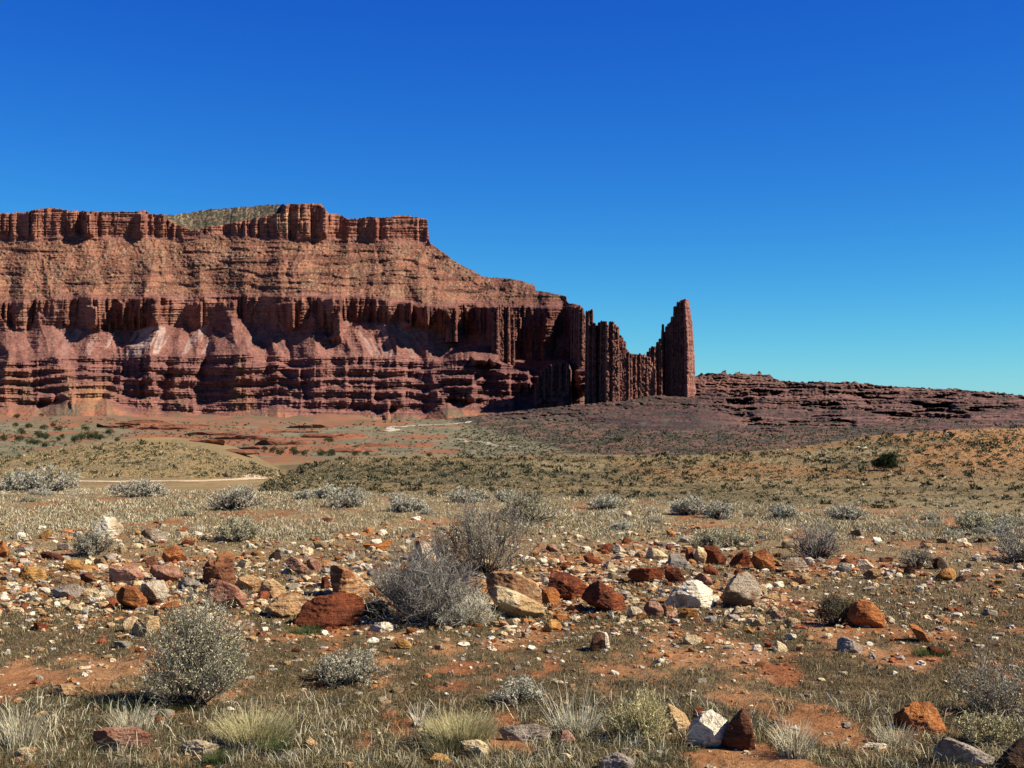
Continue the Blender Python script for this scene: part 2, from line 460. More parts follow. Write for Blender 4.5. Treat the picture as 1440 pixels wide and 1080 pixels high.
# ------------------------------------------------------------------ mesa (strata measured from the photo, real setbacks in metres)
SKY = [(-400, 306), (-200, 303), (0, 300), (35, 298), (65, 292), (75, 292), (90, 295), (120, 297), (190, 298), (200, 295), (206, 296), (213, 301), (245, 302), (300, 294), (380, 288), (440, 285.5), (451, 286), (456, 292), (463, 301), (472, 300), (480, 302), (490, 308), (505, 307), (520, 305), (545, 306), (562, 302), (575, 303), (583, 305), (598, 308), (601.5, 309), (603.5, 340), (640, 367), (680, 389.5), (712, 391), (735, 395), (752, 402), (753.5, 408), (775, 412), (796, 416), (798.5, 426), (812, 428), (818, 432), (822, 440), (826, 470), (838, 540), (850, 575), (900, 600)]
L0 = [(-400, 574), (0, 570), (60, 573), (100, 566), (150, 562), (185, 575), (230, 581), (280, 586), (340, 584), (390, 572), (420, 580), (470, 581), (540, 582), (600, 580), (630, 570), (680, 578), (720, 576), (800, 572), (900, 568)]
L1 = [(-400, 508), (0, 506), (150, 502), (300, 498), (440, 503), (560, 505), (640, 508), (700, 512), (760, 520), (900, 525)]
L2 = [(-400, 462), (0, 461), (120, 460), (200, 458), (300, 452), (440, 462), (470, 476), (500, 458), (540, 453), (600, 456), (640, 468), (670, 490), (720, 506), (800, 508), (900, 510)]
L3 = [(-400, 424), (0, 424), (150, 418), (300, 419), (440, 418), (540, 424), (600, 428), (640, 431), (800, 433), (900, 435)]
L4 = [(-400, 336), (0, 334), (120, 330), (230, 331), (300, 327), (380, 334), (450, 334), (600, 338), (900, 338)]
SAW = [(446, 478, 50, 417, 476), (560, 578, 45, 424, 455), (582, 601, 45, 428, 454), (616, 641, 52, 431, 468), (652, 700, 105, 430, 506),
       (750, 800, 100, 506, 566), (588, 664, 62, 528, 556), (455, 522, 46, 541, 560), (700, 716, 40, 524, 548), (168, 212, 34, 484, 512), (20, 72, 48, 552, 562), (84, 101, 40, 553, 570),
       (160, 215, 40, 523, 545), (240, 272, 40, 560, 590), (285, 330, 26, 424, 455), (205, 222, 30, 418, 455), (160, 172, 30, 424, 456), (404, 420, 34, 516, 540),
       (525, 566, 40, 548, 572), (640, 668, 40, 540, 556), (380, 412, 26, 425, 458), (262, 282, 24, 424, 455), (120, 134, 30, 430, 458), (716, 742, 55, 520, 545), (806, 826, 120, 440, 548),
       (190, 204, 22, 300, 328), (118, 126, 20, 299, 328), (440, 458, 26, 288, 332), (520, 530, 15, 307, 334), (505, 545, 30, 562, 585), (690, 722, 45, 556, 576), (740, 762, 40, 556, 576)]
def mesa_panel():
    nc, nr = 1250, 470
    px = np.linspace(-330, 900, nc); t = np.linspace(602, 284, nr)
    P, T = np.meshgrid(px, t)
    wob = 2.2 * fbm(P * .020, T * .0 + 1, o=2, seed=71)
    l = [poly(k, P) + w * wob for k, w in ((L0, 1), (L1, 1.2), (L2, 2.2), (L3, 1.0), (L4, 1.3))]
    S = np.zeros_like(P)
    seq = l + [np.full_like(P, 284.0)]
    for i in range(5):
        S = np.where((T <= seq[i]) & (T > seq[i + 1]), i + (seq[i] - T) / np.maximum(seq[i] - seq[i + 1], 1), S)
    S = np.where(T > seq[0], -(T - seq[0]) / 18.0, S)
    # setback profile
    s0 = np.clip(S, 0, 1)
    lw = .18 * fbm(P * .02, T * .01, o=3, seed=73)
    st = s0 * 5 + lw
    fr = st - np.floor(st)
    led = (np.floor(st) + np.where(fr < .38, fr / .38 * .95, .95 + .05 * (fr - .38) / .62)) / 5    # slope, then small cliff
    fr2 = S * 5.5 + .35 * fbm(P * .02, T * .02, o=2, seed=58); fr2 = fr2 - np.floor(fr2)
    m2 = sstep(-.05, .35, fbm(P * .016, T * .07, o=3, seed=57)) * sstep(3.0, 3.1, S) * (1 - sstep(3.9, 4.0, S))
    setb = np.interp(S, [-1.5, 0, 1, 2, 2.02, 3, 3.03, 4, 4.02, 5], [-170, 0, 0, 85, 86, 101, 106, 265, 266, 280]) + 175 * led + m2 * 22 * (np.minimum(fr2 / .72, 1) - fr2)
    cliff = sstep(1.9, 2.05, S) * (1 - sstep(2.95, 3.05, S)); rim = sstep(3.95, 4.03, S)
    tal = sstep(3.0, 3.1, S) * (1 - sstep(3.9, 4.0, S)); tal2 = sstep(1.0, 1.1, S) * (1 - sstep(1.85, 2.0, S)); led_m = 1 - sstep(.95, 1.05, S)
    Yo = 2420 + setb
    # broad bays and spurs
    gap = sstep(.10, .36, fbm(P * .022 + 7, T * .004, o=3, seed=70)) * (1 - sstep(520, 600, P))
    vary = .12 + 1.7 * vnoise(P * .026, T * .006, seed=69) ** 1.4
    Yo += 46 * fbm(P * .0085, T * .003 + 3, o=3, seed=74) * sstep(-.5, .4, S)
    # talus cones and spurs: faces that meet along slanting edges
    P0 = P
    Pw = P + 7 * fbm(P * .03, T * .03, o=3, seed=65); rc = np.random.default_rng(77)
    def cones(lo, hi, n, w0, w1, A, top0, top1, mask):
        s_ = np.clip((S - lo) / (hi - lo), 0, 2.0)
        h = np.zeros_like(P)
        for _ in range(n):
            cx = rc.uniform(-330, 860); w = rc.uniform(w0, w1); tp = rc.uniform(top0, top1); lean = rc.uniform(-.35, .35)
            q = tp - s_ - np.abs(Pw - cx - lean * w * s_) / w
            h = np.maximum(h, np.clip(q, 0, None) * w * A * rc.uniform(.6, 1.1))
        return h * mask
    Yo -= cones(3.0, 4.0, 44, 26, 75, 1.0, .45, 1.05, (1 - rim) * (.08 + .92 * sstep(1.0, 2.9, S)))
    Yo -= cones(.9, 2.0, 60, 18, 52, 1.15, .5, 1.0, sstep(.2, 1.0, S))
    high = cones(.9, 2.0, 24, 22, 46, 1.15, 1.1, 1.75, sstep(.2, 1.0, S) * (S < 3.02)); Yo -= high; climb = sstep(1.5, 5, high) * (S > 1.9)
    apr = cones(-1.4, 1.0, 11, 22, 50, 1.2, .9, 1.35, 1 - sstep(1.0, 1.5, S)); Yo -= apr; foot = sstep(2, 8, apr) * (S > -.2)
    Yo -= cones(-1.5, 1.0, 40, 22, 60, 1.5, .5, 1.05, 1 - sstep(.8, 1.0, S))
    gl = 1 - np.abs(2 * vnoise(Pw * .055 + 8 * vnoise(P * .008, T * .012, seed=60), T * .02, seed=68) - 1)
    Yo += (5 * tal + 6 * tal2 + 9 * led_m) * (.55 - gl)
    # fluted cliffs, broken along joints into flat blocks
    Pc = P0 + 3 * fbm(P0 * .03, T * .012, o=2, seed=63)
    fl = 1 - np.abs(2 * vnoise(Pc * .07 + 1.4 * vnoise(P * .02, T * 0, seed=66), T * .004, seed=80) - 1)
    fl = .25 * fl + .75 * np.round(fl * 3.2) / 3.2
    bl = np.round(3 * vnoise(Pc * .22, np.floor(T * .06 + 2 * vnoise(P * .05, T * 0, seed=59)) * 1.7, seed=81)) / 3
    amp = (cliff * 30 * (1 - .8 * gap) * (1 - climb) + rim * 20 + led_m * sstep(.0, .1, S) * 9) * vary
    Yo += amp * (.5 - fl) + amp * .30 * (bl - .4)
    jn = vnoise(Pc * .30, T * .004, seed=89); Yo += amp * .28 * sstep(.74, .80, jn)
    P = P0
    # named buttresses: the face swings out to the right, its left side in shade
    for a, b, pr, t0, t1 in SAW:
        sag = 4 * fbm(P * .11, T * 0 + a, o=2, seed=int(a))
        w = np.clip((P - a) / (b - a), 0, 1) * (1 - sstep(b, b + 3 + .04 * (b - a), P))
        w = w ** .8
        Yo -= pr * np.where(t0 > 515, .75, 1.1) * w * sstep(t0 - 1, t0 + 3, T + sag * .5) * (1 - sstep(t1 - 2 + sag, t1 + 9 + sag, T))
    # bedding and rubble
    bed = fbm(T * .85 + .8 * fbm(P * .012, T * .02, o=2, seed=83), P * .010, o=3, seed=82, gain=.7); bed = np.sign(bed) * np.abs(bed) ** .7
    Yo += bed * (1.0 + .15 * tal + .4 * tal2 + 3.2 * led_m * sstep(0, .05, S) + 1.6 * cliff + 1.3 * rim)
    Yo += fbm(P * .33, T * .33, o=4, seed=84, gain=.62) * (1.4 + 1.3 * tal + 1.6 * led_m)
    tl = np.interp(P, [222, 228, 240, 270, 330, 395, 402], [284, 300, 312, 324, 313, 300, 284]); Yo += np.clip(tl - T, 0, None) * 9
    Yo += np.where(P > 808, ((P - 808) / 20.0) ** 2 * 60, 0)
    Yo = np.maximum(Yo, 2200)
    skyt = poly(SKY, P) + .9 * fbm(P * .28, T * 0 + 2, o=3, seed=85) * (P < 820) + .5 * fbm(P * .9, T * 0, o=2, seed=86)
    over = np.maximum(skyt - T, 0)
    idx = np.argmax(over > 0, axis=0); idx[(over > 0).sum(0) == 0] = nr - 1
    idx = np.maximum(idx, 1)
    Ytop = Yo[idx - 1, np.arange(nc)][None, :]
    Yf = np.where(over > 0, Ytop + over * 3.0 + .4, Yo)
    Tz = np.where(over > 0, skyt, T)
    Zf = CAMZ + slope_of(Tz) * np.where(over > 0, Ytop, Yf) + np.where(over > 0, 1.0 * fbm(P * .4, T * .4, o=2, seed=87) - over * .02, 0)
    Xf = lat_of(P, Tz) * Yf
    V = np.stack([Xf, Yf, Zf], -1).reshape(-1, 3)
    # colour of the beds (albedo)
    n1 = fbm(P * .05, T * .09, o=4, seed=91); n2 = fbm(P * .45, T * .6, o=3, seed=92, gain=.7); vs = fbm(P * .30, T * .03, o=3, seed=93); hs = fbm(P * .02, T * .8, o=3, seed=94)
    c = mix((.27, .122, .10), (.165, .073, .064), sstep(-.2, .35, hs + .5 * n2))              # lower ledges
    c = mix(c, mix((.27, .125, .098), (.195, .085, .068), sstep(-.3, .4, n2 + n1)), tal2)
    cl = mix((.215, .083, .058), (.29, .135, .09), sstep(-.1, .6, vs + .3 * n2)); cl = mix(cl, (.10, .045, .038), sstep(.05, .55, fbm(P * .2, T * .04, o=3, seed=95)) * .75)
    c = mix(c, mix((.29, .13, .085), (.20, .12, .075), sstep(-.2, .4, n2 + n1)), foot * .8)
    c = mix(c, cl, cliff * (1 - .75 * gap))
    c = mix(c, mix((.36, .18, .12), (.25, .11, .08), sstep(-.2, .4, n2)), cliff * gap * .75)
    c = mix(c, mix((.28, .13, .10), (.20, .085, .068), sstep(-.3, .4, n2 + n1)), climb * .9)
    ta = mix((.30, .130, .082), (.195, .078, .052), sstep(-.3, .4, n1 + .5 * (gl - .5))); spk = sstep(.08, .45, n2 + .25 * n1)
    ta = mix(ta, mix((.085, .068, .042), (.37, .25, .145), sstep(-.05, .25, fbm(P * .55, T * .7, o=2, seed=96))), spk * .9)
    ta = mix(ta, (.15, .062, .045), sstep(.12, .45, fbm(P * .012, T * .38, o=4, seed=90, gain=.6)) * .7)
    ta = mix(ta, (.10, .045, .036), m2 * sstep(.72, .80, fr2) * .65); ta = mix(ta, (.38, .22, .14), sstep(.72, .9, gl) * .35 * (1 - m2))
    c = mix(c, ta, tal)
    ri = mix((.33, .145, .095), (.22, .085, .06), sstep(-.2, .5, vs + .6 * n1 + .4 * hs)); ri = mix(ri, (.45, .25, .15), sstep(.2, .6, n1) * np.exp(-((P - 400) / 45) ** 2))
    c = mix(c, ri, rim)
    wh = sstep(.12, .45, fbm(P * .10 + T * .05, T * .03, o=3, seed=97)) * np.exp(-((P - 215) / 95) ** 2) * tal2 + .5 * sstep(.3, .5, fbm(P * .13 - T * .08, T * .02, o=3, seed=98)) * tal2 * np.exp(-((P - 540) / 60) ** 2)
    c = mix(c, (.48, .36, .31), np.clip(wh, 0, 1) * .7)
    bush = ((T < np.interp(P, [225, 240, 270, 330, 395, 400], [300, 312, 324, 313, 300, 284])) & (P > 226) & (P < 402)) | (over > 0)
    c = mix(c, mix((.05, .055, .034), (.27, .19, .12), sstep(.05, .5, n2)), bush * .95)
    redfoot = sstep(-.02, -.5, S); c = mix(c, mix((.34, .145, .085), (.19, .14, .09), sstep(-.1, .2, n1 + .4 * n2)), redfoot)
    c = mix(c, (.40, .21, .10), np.exp(-(((P - 130) / 26) ** 2 + ((T - 557) / 16) ** 2)) * .8)
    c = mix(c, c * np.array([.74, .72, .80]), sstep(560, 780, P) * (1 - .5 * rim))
    lv = sstep(-.9, -.2, S); c = mix(c * 1.0, c, lv)
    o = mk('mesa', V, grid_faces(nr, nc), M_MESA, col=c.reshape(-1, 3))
    tag(o, 'long red layered mesa with sheer rim, talus and dark buttresses', 'mesa', kind='structure')
mesa_panel()

# ------------------------------------------------------------------ low ridge right of the tower and rubble slope below it
RSKY = [(420, 606), (560, 597), (640, 588), (700, 581), (760, 574), (800, 570), (850, 566), (900, 560), (930, 551), (960, 545), (975, 530), (985, 526), (1000, 526), (1010, 525), (1030, 527), (1045, 525), (1062, 527), (1066, 524), (1072, 527), (1082, 526), (1088, 532), (1100, 536), (1130, 538), (1160, 536.5), (1175, 538), (1199, 538), (1202, 535), (1206, 539), (1250, 543), (1300, 546), (1350, 548), (1400, 552), (1440, 557), (1600, 566), (2100, 590)]
def ridge_panel():
    nc, nr = 1100, 240
    px = np.linspace(430, 1950, nc); t = np.linspace(662, 520, nr)
    P, T = np.meshgrid(px, t)
    dip = (P - 1150) * .012
    Tb = T - dip + 2.5 * fbm(P * .02, T * .02, o=3, seed=101)
    right = sstep(960, 1060, P); low = sstep(800, 920, P)
    prof = np.interp(Tb + 1.5 * fbm(P * .05, T * .1, o=3, seed=96), [515, 530, 540, 541, 548, 549, 560, 561, 571, 572, 578, 580, 587, 588, 595, 596, 603, 604, 611, 612, 618, 619, 630, 662], [2640, 2560, 2470, 2465, 2455, 2340, 2325, 2200, 2185, 2060, 2050, 1900, 1890, 1650, 1640, 1350, 1340, 1020, 1012, 760, 755, 600, 480, 300])
    plain = np.interp(T, [515, 555, 575, 600, 640, 662], [2680, 2290, 1960, 1600, 1400, 1290])
    plain2 = np.interp(T, [515, 555, 575, 588, 600, 612, 625, 640, 662], [2680, 2290, 1960, 1600, 1150, 830, 560, 420, 300])
    plain = plain * (1 - low) + plain2 * low
    rm = right * (.25 + .75 * sstep(-.35, .25, fbm(P * .016, T * .06, o=3, seed=98)))
    Yo = plain * (1 - rm) + prof * rm
    rel = np.clip(Yo / 1900, .30, 1)
    Yo += rel * 60 * fbm(P * .012, T * .03, o=3, seed=102) + rel * (14 + 14 * (1 - right)) * fbm(P * .06, T * .30, o=4, seed=103, gain=.6) + rel * 11 * fbm(P * .35, T * .5, o=3, seed=104, gain=.6) + rel * right * 15 * fbm(P * .010, Tb * .55, o=3, seed=109, gain=.7)
    fl = 1 - np.abs(2 * vnoise(P * .09, T * .02, seed=105) - 1)
    Yo += low * sstep(578, 600, T) * rel * (24 * np.abs(fbm(P * .02, T * .42, o=4, seed=110, gain=.65)) + 14 * fbm(P * .3, T * .6, o=3, seed=99))
    Yo += right * 18 * (.5 - np.round(fl * 3) / 3) * sstep(.3, .6, vnoise(P * .02, T * .05, seed=100))
    jag = np.where(P > 980, sstep(.55, .9, vnoise(P * .16, T * 0, seed=106)) * -4.5 * (1 - sstep(1080, 1120, P)) - 1.6 * sstep(.6, .9, vnoise(P * .3, T * 0 + 4, seed=107)), 0)
    skyt = poly(RSKY, P) + jag + .5 * fbm(P * .5, T * 0, o=2, seed=108)
    over = np.maximum(skyt - T, 0)
    idx = np.maximum(np.argmax(over > 0, axis=0), 1)
    Ytop = Yo[idx - 1, np.arange(nc)][None, :]
    Yf = np.where(over > 0, Ytop + over * 8 + .4, Yo); Tz = np.where(over > 0, skyt, T)
    Zf = CAMZ + slope_of(Tz) * np.where(over > 0, Ytop, Yf) - over * .1
    Xf = lat_of(P, Tz) * Yf
    n1 = fbm(P * .03, T * .07, o=4, seed=111); n2 = fbm(P * .30, T * .5, o=4, seed=112, gain=.7); hs = fbm(P * .012, Tb * .5, o=3, seed=113)
    c = mix((.135, .068, .058), (.07, .042, .038), sstep(-.3, .3, hs + .5 * n2))
    c = mix(c, (.045, .045, .034), sstep(-.05, .3, n2) * .8)
    c = mix(c, (.27, .13, .105), right * sstep(.0, .45, hs) * .7)
    c = mix(c, (.25, .115, .09), np.exp(-(((P - 1010) / 70) ** 2 + ((T - 540) / 10) ** 2)) * .8)
    ol = sstep(575, 600, T) * (1 - right) * sstep(-.3, .3, n1); c = mix(c, (.12, .105, .075), ol * .7)
    o = mk('ridge', np.stack([Xf, Yf, Zf], -1).reshape(-1, 3), grid_faces(nr, nc), M_MESA, col=c.reshape(-1, 3))
    tag(o, 'low dark ledgy ridge and rubble slope right of the rock tower', 'ridge', kind='structure')
ridge_panel()

# ------------------------------------------------------------------ tower and fins (closed lofts)
def loft(name, rows, Yc, depth, seed, nfl, label, fl_amp=.16, tone=1.0, groove=None, nr=240, na=260, skew=0.0, box=.9, apex=.1):
    r = np.array(rows, float)
    t = np.linspace(r[-1, 0], r[0, 0], nr)
    Lx = np.interp(t, r[:, 0], r[:, 1]); Rx = np.interp(t, r[:, 0], r[:, 2])
    a = np.linspace(0, 2 * math.pi, na, endpoint=False)
    A, T = np.meshgrid(a, t)
    mid = ((Lx + Rx) / 2)[:, None]; hw = ((Rx - Lx) / 2)[:, None]
    ca, sa = np.cos(A), np.sin(A)
    bx = np.sign(ca) * np.abs(ca) ** box; tent = 1 - np.abs(bx - apex) / np.where(bx > apex, 1 - apex, 1 + apex)
    by = np.sign(sa) * np.minimum(np.abs(sa) ** box, .25 * np.abs(sa) + .75 * np.clip(tent, 0, 1) ** .85)
    # flutes by position across the face
    rs = np.random.default_rng(seed)
    cuts = np.sort(np.concatenate([[-1, 1], np.clip(np.linspace(-1, 1, nfl + 1)[1:-1] + rs.uniform(-.35, .35, nfl - 1) / nfl, -.98, .98)]))
    q = bx + .04 * fbm(bx * 3, T * .05, o=2, seed=seed)
    q = np.clip(q, -1, 1)
    k = np.clip(np.searchsorted(cuts, q, side='right') - 1, 0, len(cuts) - 2)
    ww = cuts[k + 1] - cuts[k]
    uu = (q - cuts[k]) / ww * 2 - 1
    colz = np.minimum(1, (1 - np.abs(uu)) * 3.0) * (.30 + .25 * uu) * ww * 1.6 + rs.uniform(-.5, .5, nfl)[k] * .45 + .10 * np.round(2 * vnoise(T * .11 + k * 7.7, k * 3.1, seed=seed + 12))
    M = np.abs(hw) * 1.3
    depm = np.minimum(depth, depth * (.35 + .65 * hw / hw.max()))
    Yv = Yc - by * depm - np.sign(sa) * np.abs(sa) ** .4 * colz * hw.max() * 1.3 * fl_amp * 4.6
    Yv = Yv + skew * bx * hw * 1.3
    if groove:
        for gx, gw, gd, t0, t1 in groove:
            pxv = mid + bx * hw
            Yv += np.where(sa > 0, gd * np.exp(-((pxv - gx) / gw) ** 2) * sstep(t0, t0 + 12, T) * (1 - sstep(t1 - 8, t1, T)), 0)
    bed = fbm(T * .5, bx * .4, o=3, seed=seed + 1) * .7 + fbm(bx * 6, T * .3, ca * 2, o=3, seed=seed + 2) * 1.2
    Yv += np.where(sa > 0, bed, 0) * 1.1
    Pv = mid + bx * hw * (1 + .05 * fbm(T * .16, A * .9, o=3, seed=seed + 3) + .05 * np.floor(2.5 * vnoise(T * .22, A * 0 + seed, seed=seed + 8)) / 2.5)
    V = np.stack([lat_of(Pv, T) * Yv, Yv, CAMZ + slope_of(T) * Yc + 0 * Yv], -1)
    cap = np.stack([lat_of(mid[-1, 0], t[-1]) * Yc, Yc, V[-1, :, 2].mean() + 1.0])
    VV = np.concatenate([V.reshape(-1, 3), cap[None]])
    fq = grid_faces(nr, na, wrap=True)
    top = np.arange((nr - 1) * na, nr * na)
    ft = np.stack([top, np.roll(top, -1), np.full(na, nr * na), np.full(na, nr * na)], 1)
    n2 = fbm(bx * 9, T * .35, o=3, seed=seed + 4, gain=.7); vs = fbm(bx * 14, T * .03, o=3, seed=seed + 5); hs = fbm(T * .4, bx * .5, o=3, seed=seed + 6)
    c = mix((.235, .105, .078), (.15, .062, .05), sstep(-.3, .4, vs + .4 * n2)); c = mix(c, (.10, .05, .045), sstep(.1, .6, hs + .4 * n2) * .6)
    c = c * tone
    c = np.concatenate([c.reshape(-1, 3), [[.15, .08, .06]]])
    o = mk(name, VV, np.concatenate([fq, ft]), M_MESA, col=c)
    for p_ in o.data.polygons[-na:]: pass
    tag(o, label, 'rock formation')
    return o
def fin(name, label, sky, base, Yc, dY, wid, depth, seed, tone=1.0, jag=2.0):
    """A fin or tower of jointed rock: many tall square-shouldered columns grown together as one body."""
    rs = np.random.default_rng(seed)
    sk = np.array(sky, float); x = sk[0, 0]; VV, FF, CC = [], [], []; off = 0
    span = sk[-1, 0] - sk[0, 0]
    while x < sk[-1, 0] - .6:
        w = min(rs.uniform(*wid), sk[-1, 0] - x); xc = x + w / 2
        top = np.interp(xc, sk[:, 0], sk[:, 1]) + rs.uniform(0, jag) * (rs.random() < .6)
        nr = int((base - top) * 1.5) + 8; na = 36
        t = np.linspace(base, top, nr); u = (t - top) / (base - top)
        step = .35 * np.round(2 * vnoise(t * .07, t * 0 + seed + x, seed=seed)) / 2
        hw = (w / 2 + .5) * (.82 + .33 * u + step * .16) + .9 * u
        hw[-1] *= .55; hw[-2] *= .85
        a = np.linspace(0, 2 * math.pi, na, endpoint=False); A, T = np.meshgrid(a, t)
        bx = np.sign(np.cos(A)) * np.abs(np.cos(A)) ** .55; by = np.sign(np.sin(A)) * np.abs(np.sin(A)) ** .55
        rot = rs.uniform(-.35, .35)
        Pv = xc + bx * hw[:, None] * (1 + .06 * fbm(T * .35, A * 1.3 + x, o=2, seed=seed + 3))
        f = (xc - sk[0, 0]) / max(span, 1)
        d_ = depth * rs.uniform(.75, 1.1)
        Yv = Yc + dY * (f - .5) + rs.uniform(-.16, .16) * depth - by * d_ * (.72 + .34 * u[:, None] + .14 * step[:, None]) + rot * bx * hw[:, None] * 1.3
        Yv = Yv + 1.6 * fbm(T * .45, bx * .5 + x, o=3, seed=seed + 1) + 1.8 * fbm(bx * 1.5 + x, T * .22, o=3, seed=seed + 2)
        V = np.stack([lat_of(Pv, T) * Yv, Yv, CAMZ + slope_of(T) * Yc + 0 * Yv], -1).reshape(-1, 3)
        VV.append(V); VV.append(np.array([[lat_of(xc, top) * Yc, Yc, V[-1, 2] + .6]]))
        q = grid_faces(nr, na, wrap=True); tp = np.arange((nr - 1) * na, nr * na); cap = np.full(na, nr * na)
        FF.append(np.concatenate([q, np.stack([tp, np.roll(tp, -1), cap, cap], 1)]) + off); off += len(V) + 1
        n2 = fbm(bx * 2 + x, T * .35, o=3, seed=seed + 4, gain=.7); hs = fbm(T * .32, bx * .3 + x * .02, o=3, seed=seed + 6)
        c = mix((.225, .098, .072), (.145, .058, .046), sstep(-.3, .4, n2)); c = mix(c, (.095, .046, .04), sstep(.05, .5, hs + .3 * n2) * .7)
        c = mix(c, (.29, .14, .10), np.full(c.shape[:2], (rs.random() < .3) * .5)) * tone * rs.uniform(.85, 1.12)
        CC.append(c.reshape(-1, 3)); CC.append(c[-1:, 0]); x += w * .86
    o = mk(name, np.concatenate(VV), np.concatenate(FF), M_MESA, col=np.concatenate(CC))
    return tag(o, label, 'rock formation')

def tower():
    t = empty('rock_tower', at(953, 566, 2330))
    tag(t, 'tall lone blocky red sandstone tower with a tilted flat cap', 'rock formation')
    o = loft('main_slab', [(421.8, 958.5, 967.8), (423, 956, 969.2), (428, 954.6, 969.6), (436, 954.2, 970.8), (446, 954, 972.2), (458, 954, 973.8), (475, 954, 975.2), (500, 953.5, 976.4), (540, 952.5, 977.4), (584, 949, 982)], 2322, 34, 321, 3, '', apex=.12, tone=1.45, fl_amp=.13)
    for k_ in ('label', 'category'): del o[k_]
    o.parent = t; o.matrix_parent_inverse = __import__('mathutils').Matrix.Translation(-Vector(t.location))
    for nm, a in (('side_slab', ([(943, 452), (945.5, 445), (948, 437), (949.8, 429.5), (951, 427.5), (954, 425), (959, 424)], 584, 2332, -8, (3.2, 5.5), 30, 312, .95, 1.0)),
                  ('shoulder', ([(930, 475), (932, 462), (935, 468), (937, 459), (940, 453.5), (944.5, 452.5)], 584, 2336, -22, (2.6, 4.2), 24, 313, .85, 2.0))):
        o = fin(nm, '', a[0], a[1], a[2], a[3], a[4], a[5], a[6], tone=a[7], jag=a[8])
        for k_ in ('label', 'category'): del o[k_]
        o.parent = t; o.matrix_parent_inverse = __import__('mathutils').Matrix.Translation(-Vector(t.location))
tower()
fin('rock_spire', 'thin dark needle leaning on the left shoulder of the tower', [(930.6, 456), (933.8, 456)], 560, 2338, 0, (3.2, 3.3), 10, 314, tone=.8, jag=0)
fin('rock_fin', 'rounded rock shoulder between the low wall and the tower', [(909, 498), (912, 491.5), (916, 487.5), (918, 485.5), (922, 488.5), (925, 480), (931, 474)], 584, 2322, -10, (2.6, 4.5), 24, 315, jag=1.5)
fin('rock_fin', 'low fluted rock wall linking the fins to the tower', [(878, 496), (884, 496), (888, 497.5), (896, 498.5), (898, 497), (908, 497.5), (914, 503), (922, 520)], 586, 2308, 6, (2.8, 5.2), 26, 316, jag=2.5)
fin('rock_fin', 'broad stepped fin with a knob on top right of the twin pinnacles', [(852, 459), (857, 457.5), (858.5, 452), (862, 451.8), (863, 457), (868, 457.5), (870.5, 463), (872, 471), (876, 475.5), (879, 480), (881.5, 490), (885, 497)], 586, 2292, 10, (2.6, 5.0), 40, 317, tone=.95, jag=1.5)
fin('rock_fin', 'narrow twin-topped fin left of the broad stepped fin', [(836.5, 456), (839, 458), (841, 453.5), (844, 452.5), (848, 452), (852, 453), (854, 459)], 586, 2340, -50, (3.0, 4.6), 40, 318, tone=.8, jag=1.0)
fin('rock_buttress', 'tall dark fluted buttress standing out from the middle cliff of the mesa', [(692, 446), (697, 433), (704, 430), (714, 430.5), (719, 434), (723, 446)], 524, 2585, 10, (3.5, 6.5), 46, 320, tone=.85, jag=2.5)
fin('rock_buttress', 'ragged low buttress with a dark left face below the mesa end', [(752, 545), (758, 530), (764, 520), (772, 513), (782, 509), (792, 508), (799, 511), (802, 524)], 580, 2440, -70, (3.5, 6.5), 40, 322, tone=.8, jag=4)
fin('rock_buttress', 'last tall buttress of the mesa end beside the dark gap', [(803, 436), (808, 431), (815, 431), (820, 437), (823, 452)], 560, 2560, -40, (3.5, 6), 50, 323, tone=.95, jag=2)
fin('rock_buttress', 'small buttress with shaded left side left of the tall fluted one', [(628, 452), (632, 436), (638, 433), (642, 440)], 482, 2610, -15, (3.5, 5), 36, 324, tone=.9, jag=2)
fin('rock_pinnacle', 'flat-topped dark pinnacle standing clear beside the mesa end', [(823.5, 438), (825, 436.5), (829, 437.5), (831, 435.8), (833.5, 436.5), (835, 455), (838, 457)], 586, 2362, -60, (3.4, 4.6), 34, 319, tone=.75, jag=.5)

#PART2
# ------------------------------------------------------------------ boulders and stones (outlines measured in the photo)
ZR = {'Z1': (0, 700, 4.0), 'Z2': (360, 700, 4.0), 'Z3': (700, 700, 3.789), 'Z4': (1060, 700, 3.789), 'Z6': (500, 690, 5.143),
      'B1': (0, 860, 4.0), 'B2': (360, 860, 4.0), 'B3': (700, 860, 3.789), 'B4': (1060, 860, 3.789)}
USED = []          # (px, py_base, half width px) of every stone, for spacing
HEROES = []        # (px, py, short description)

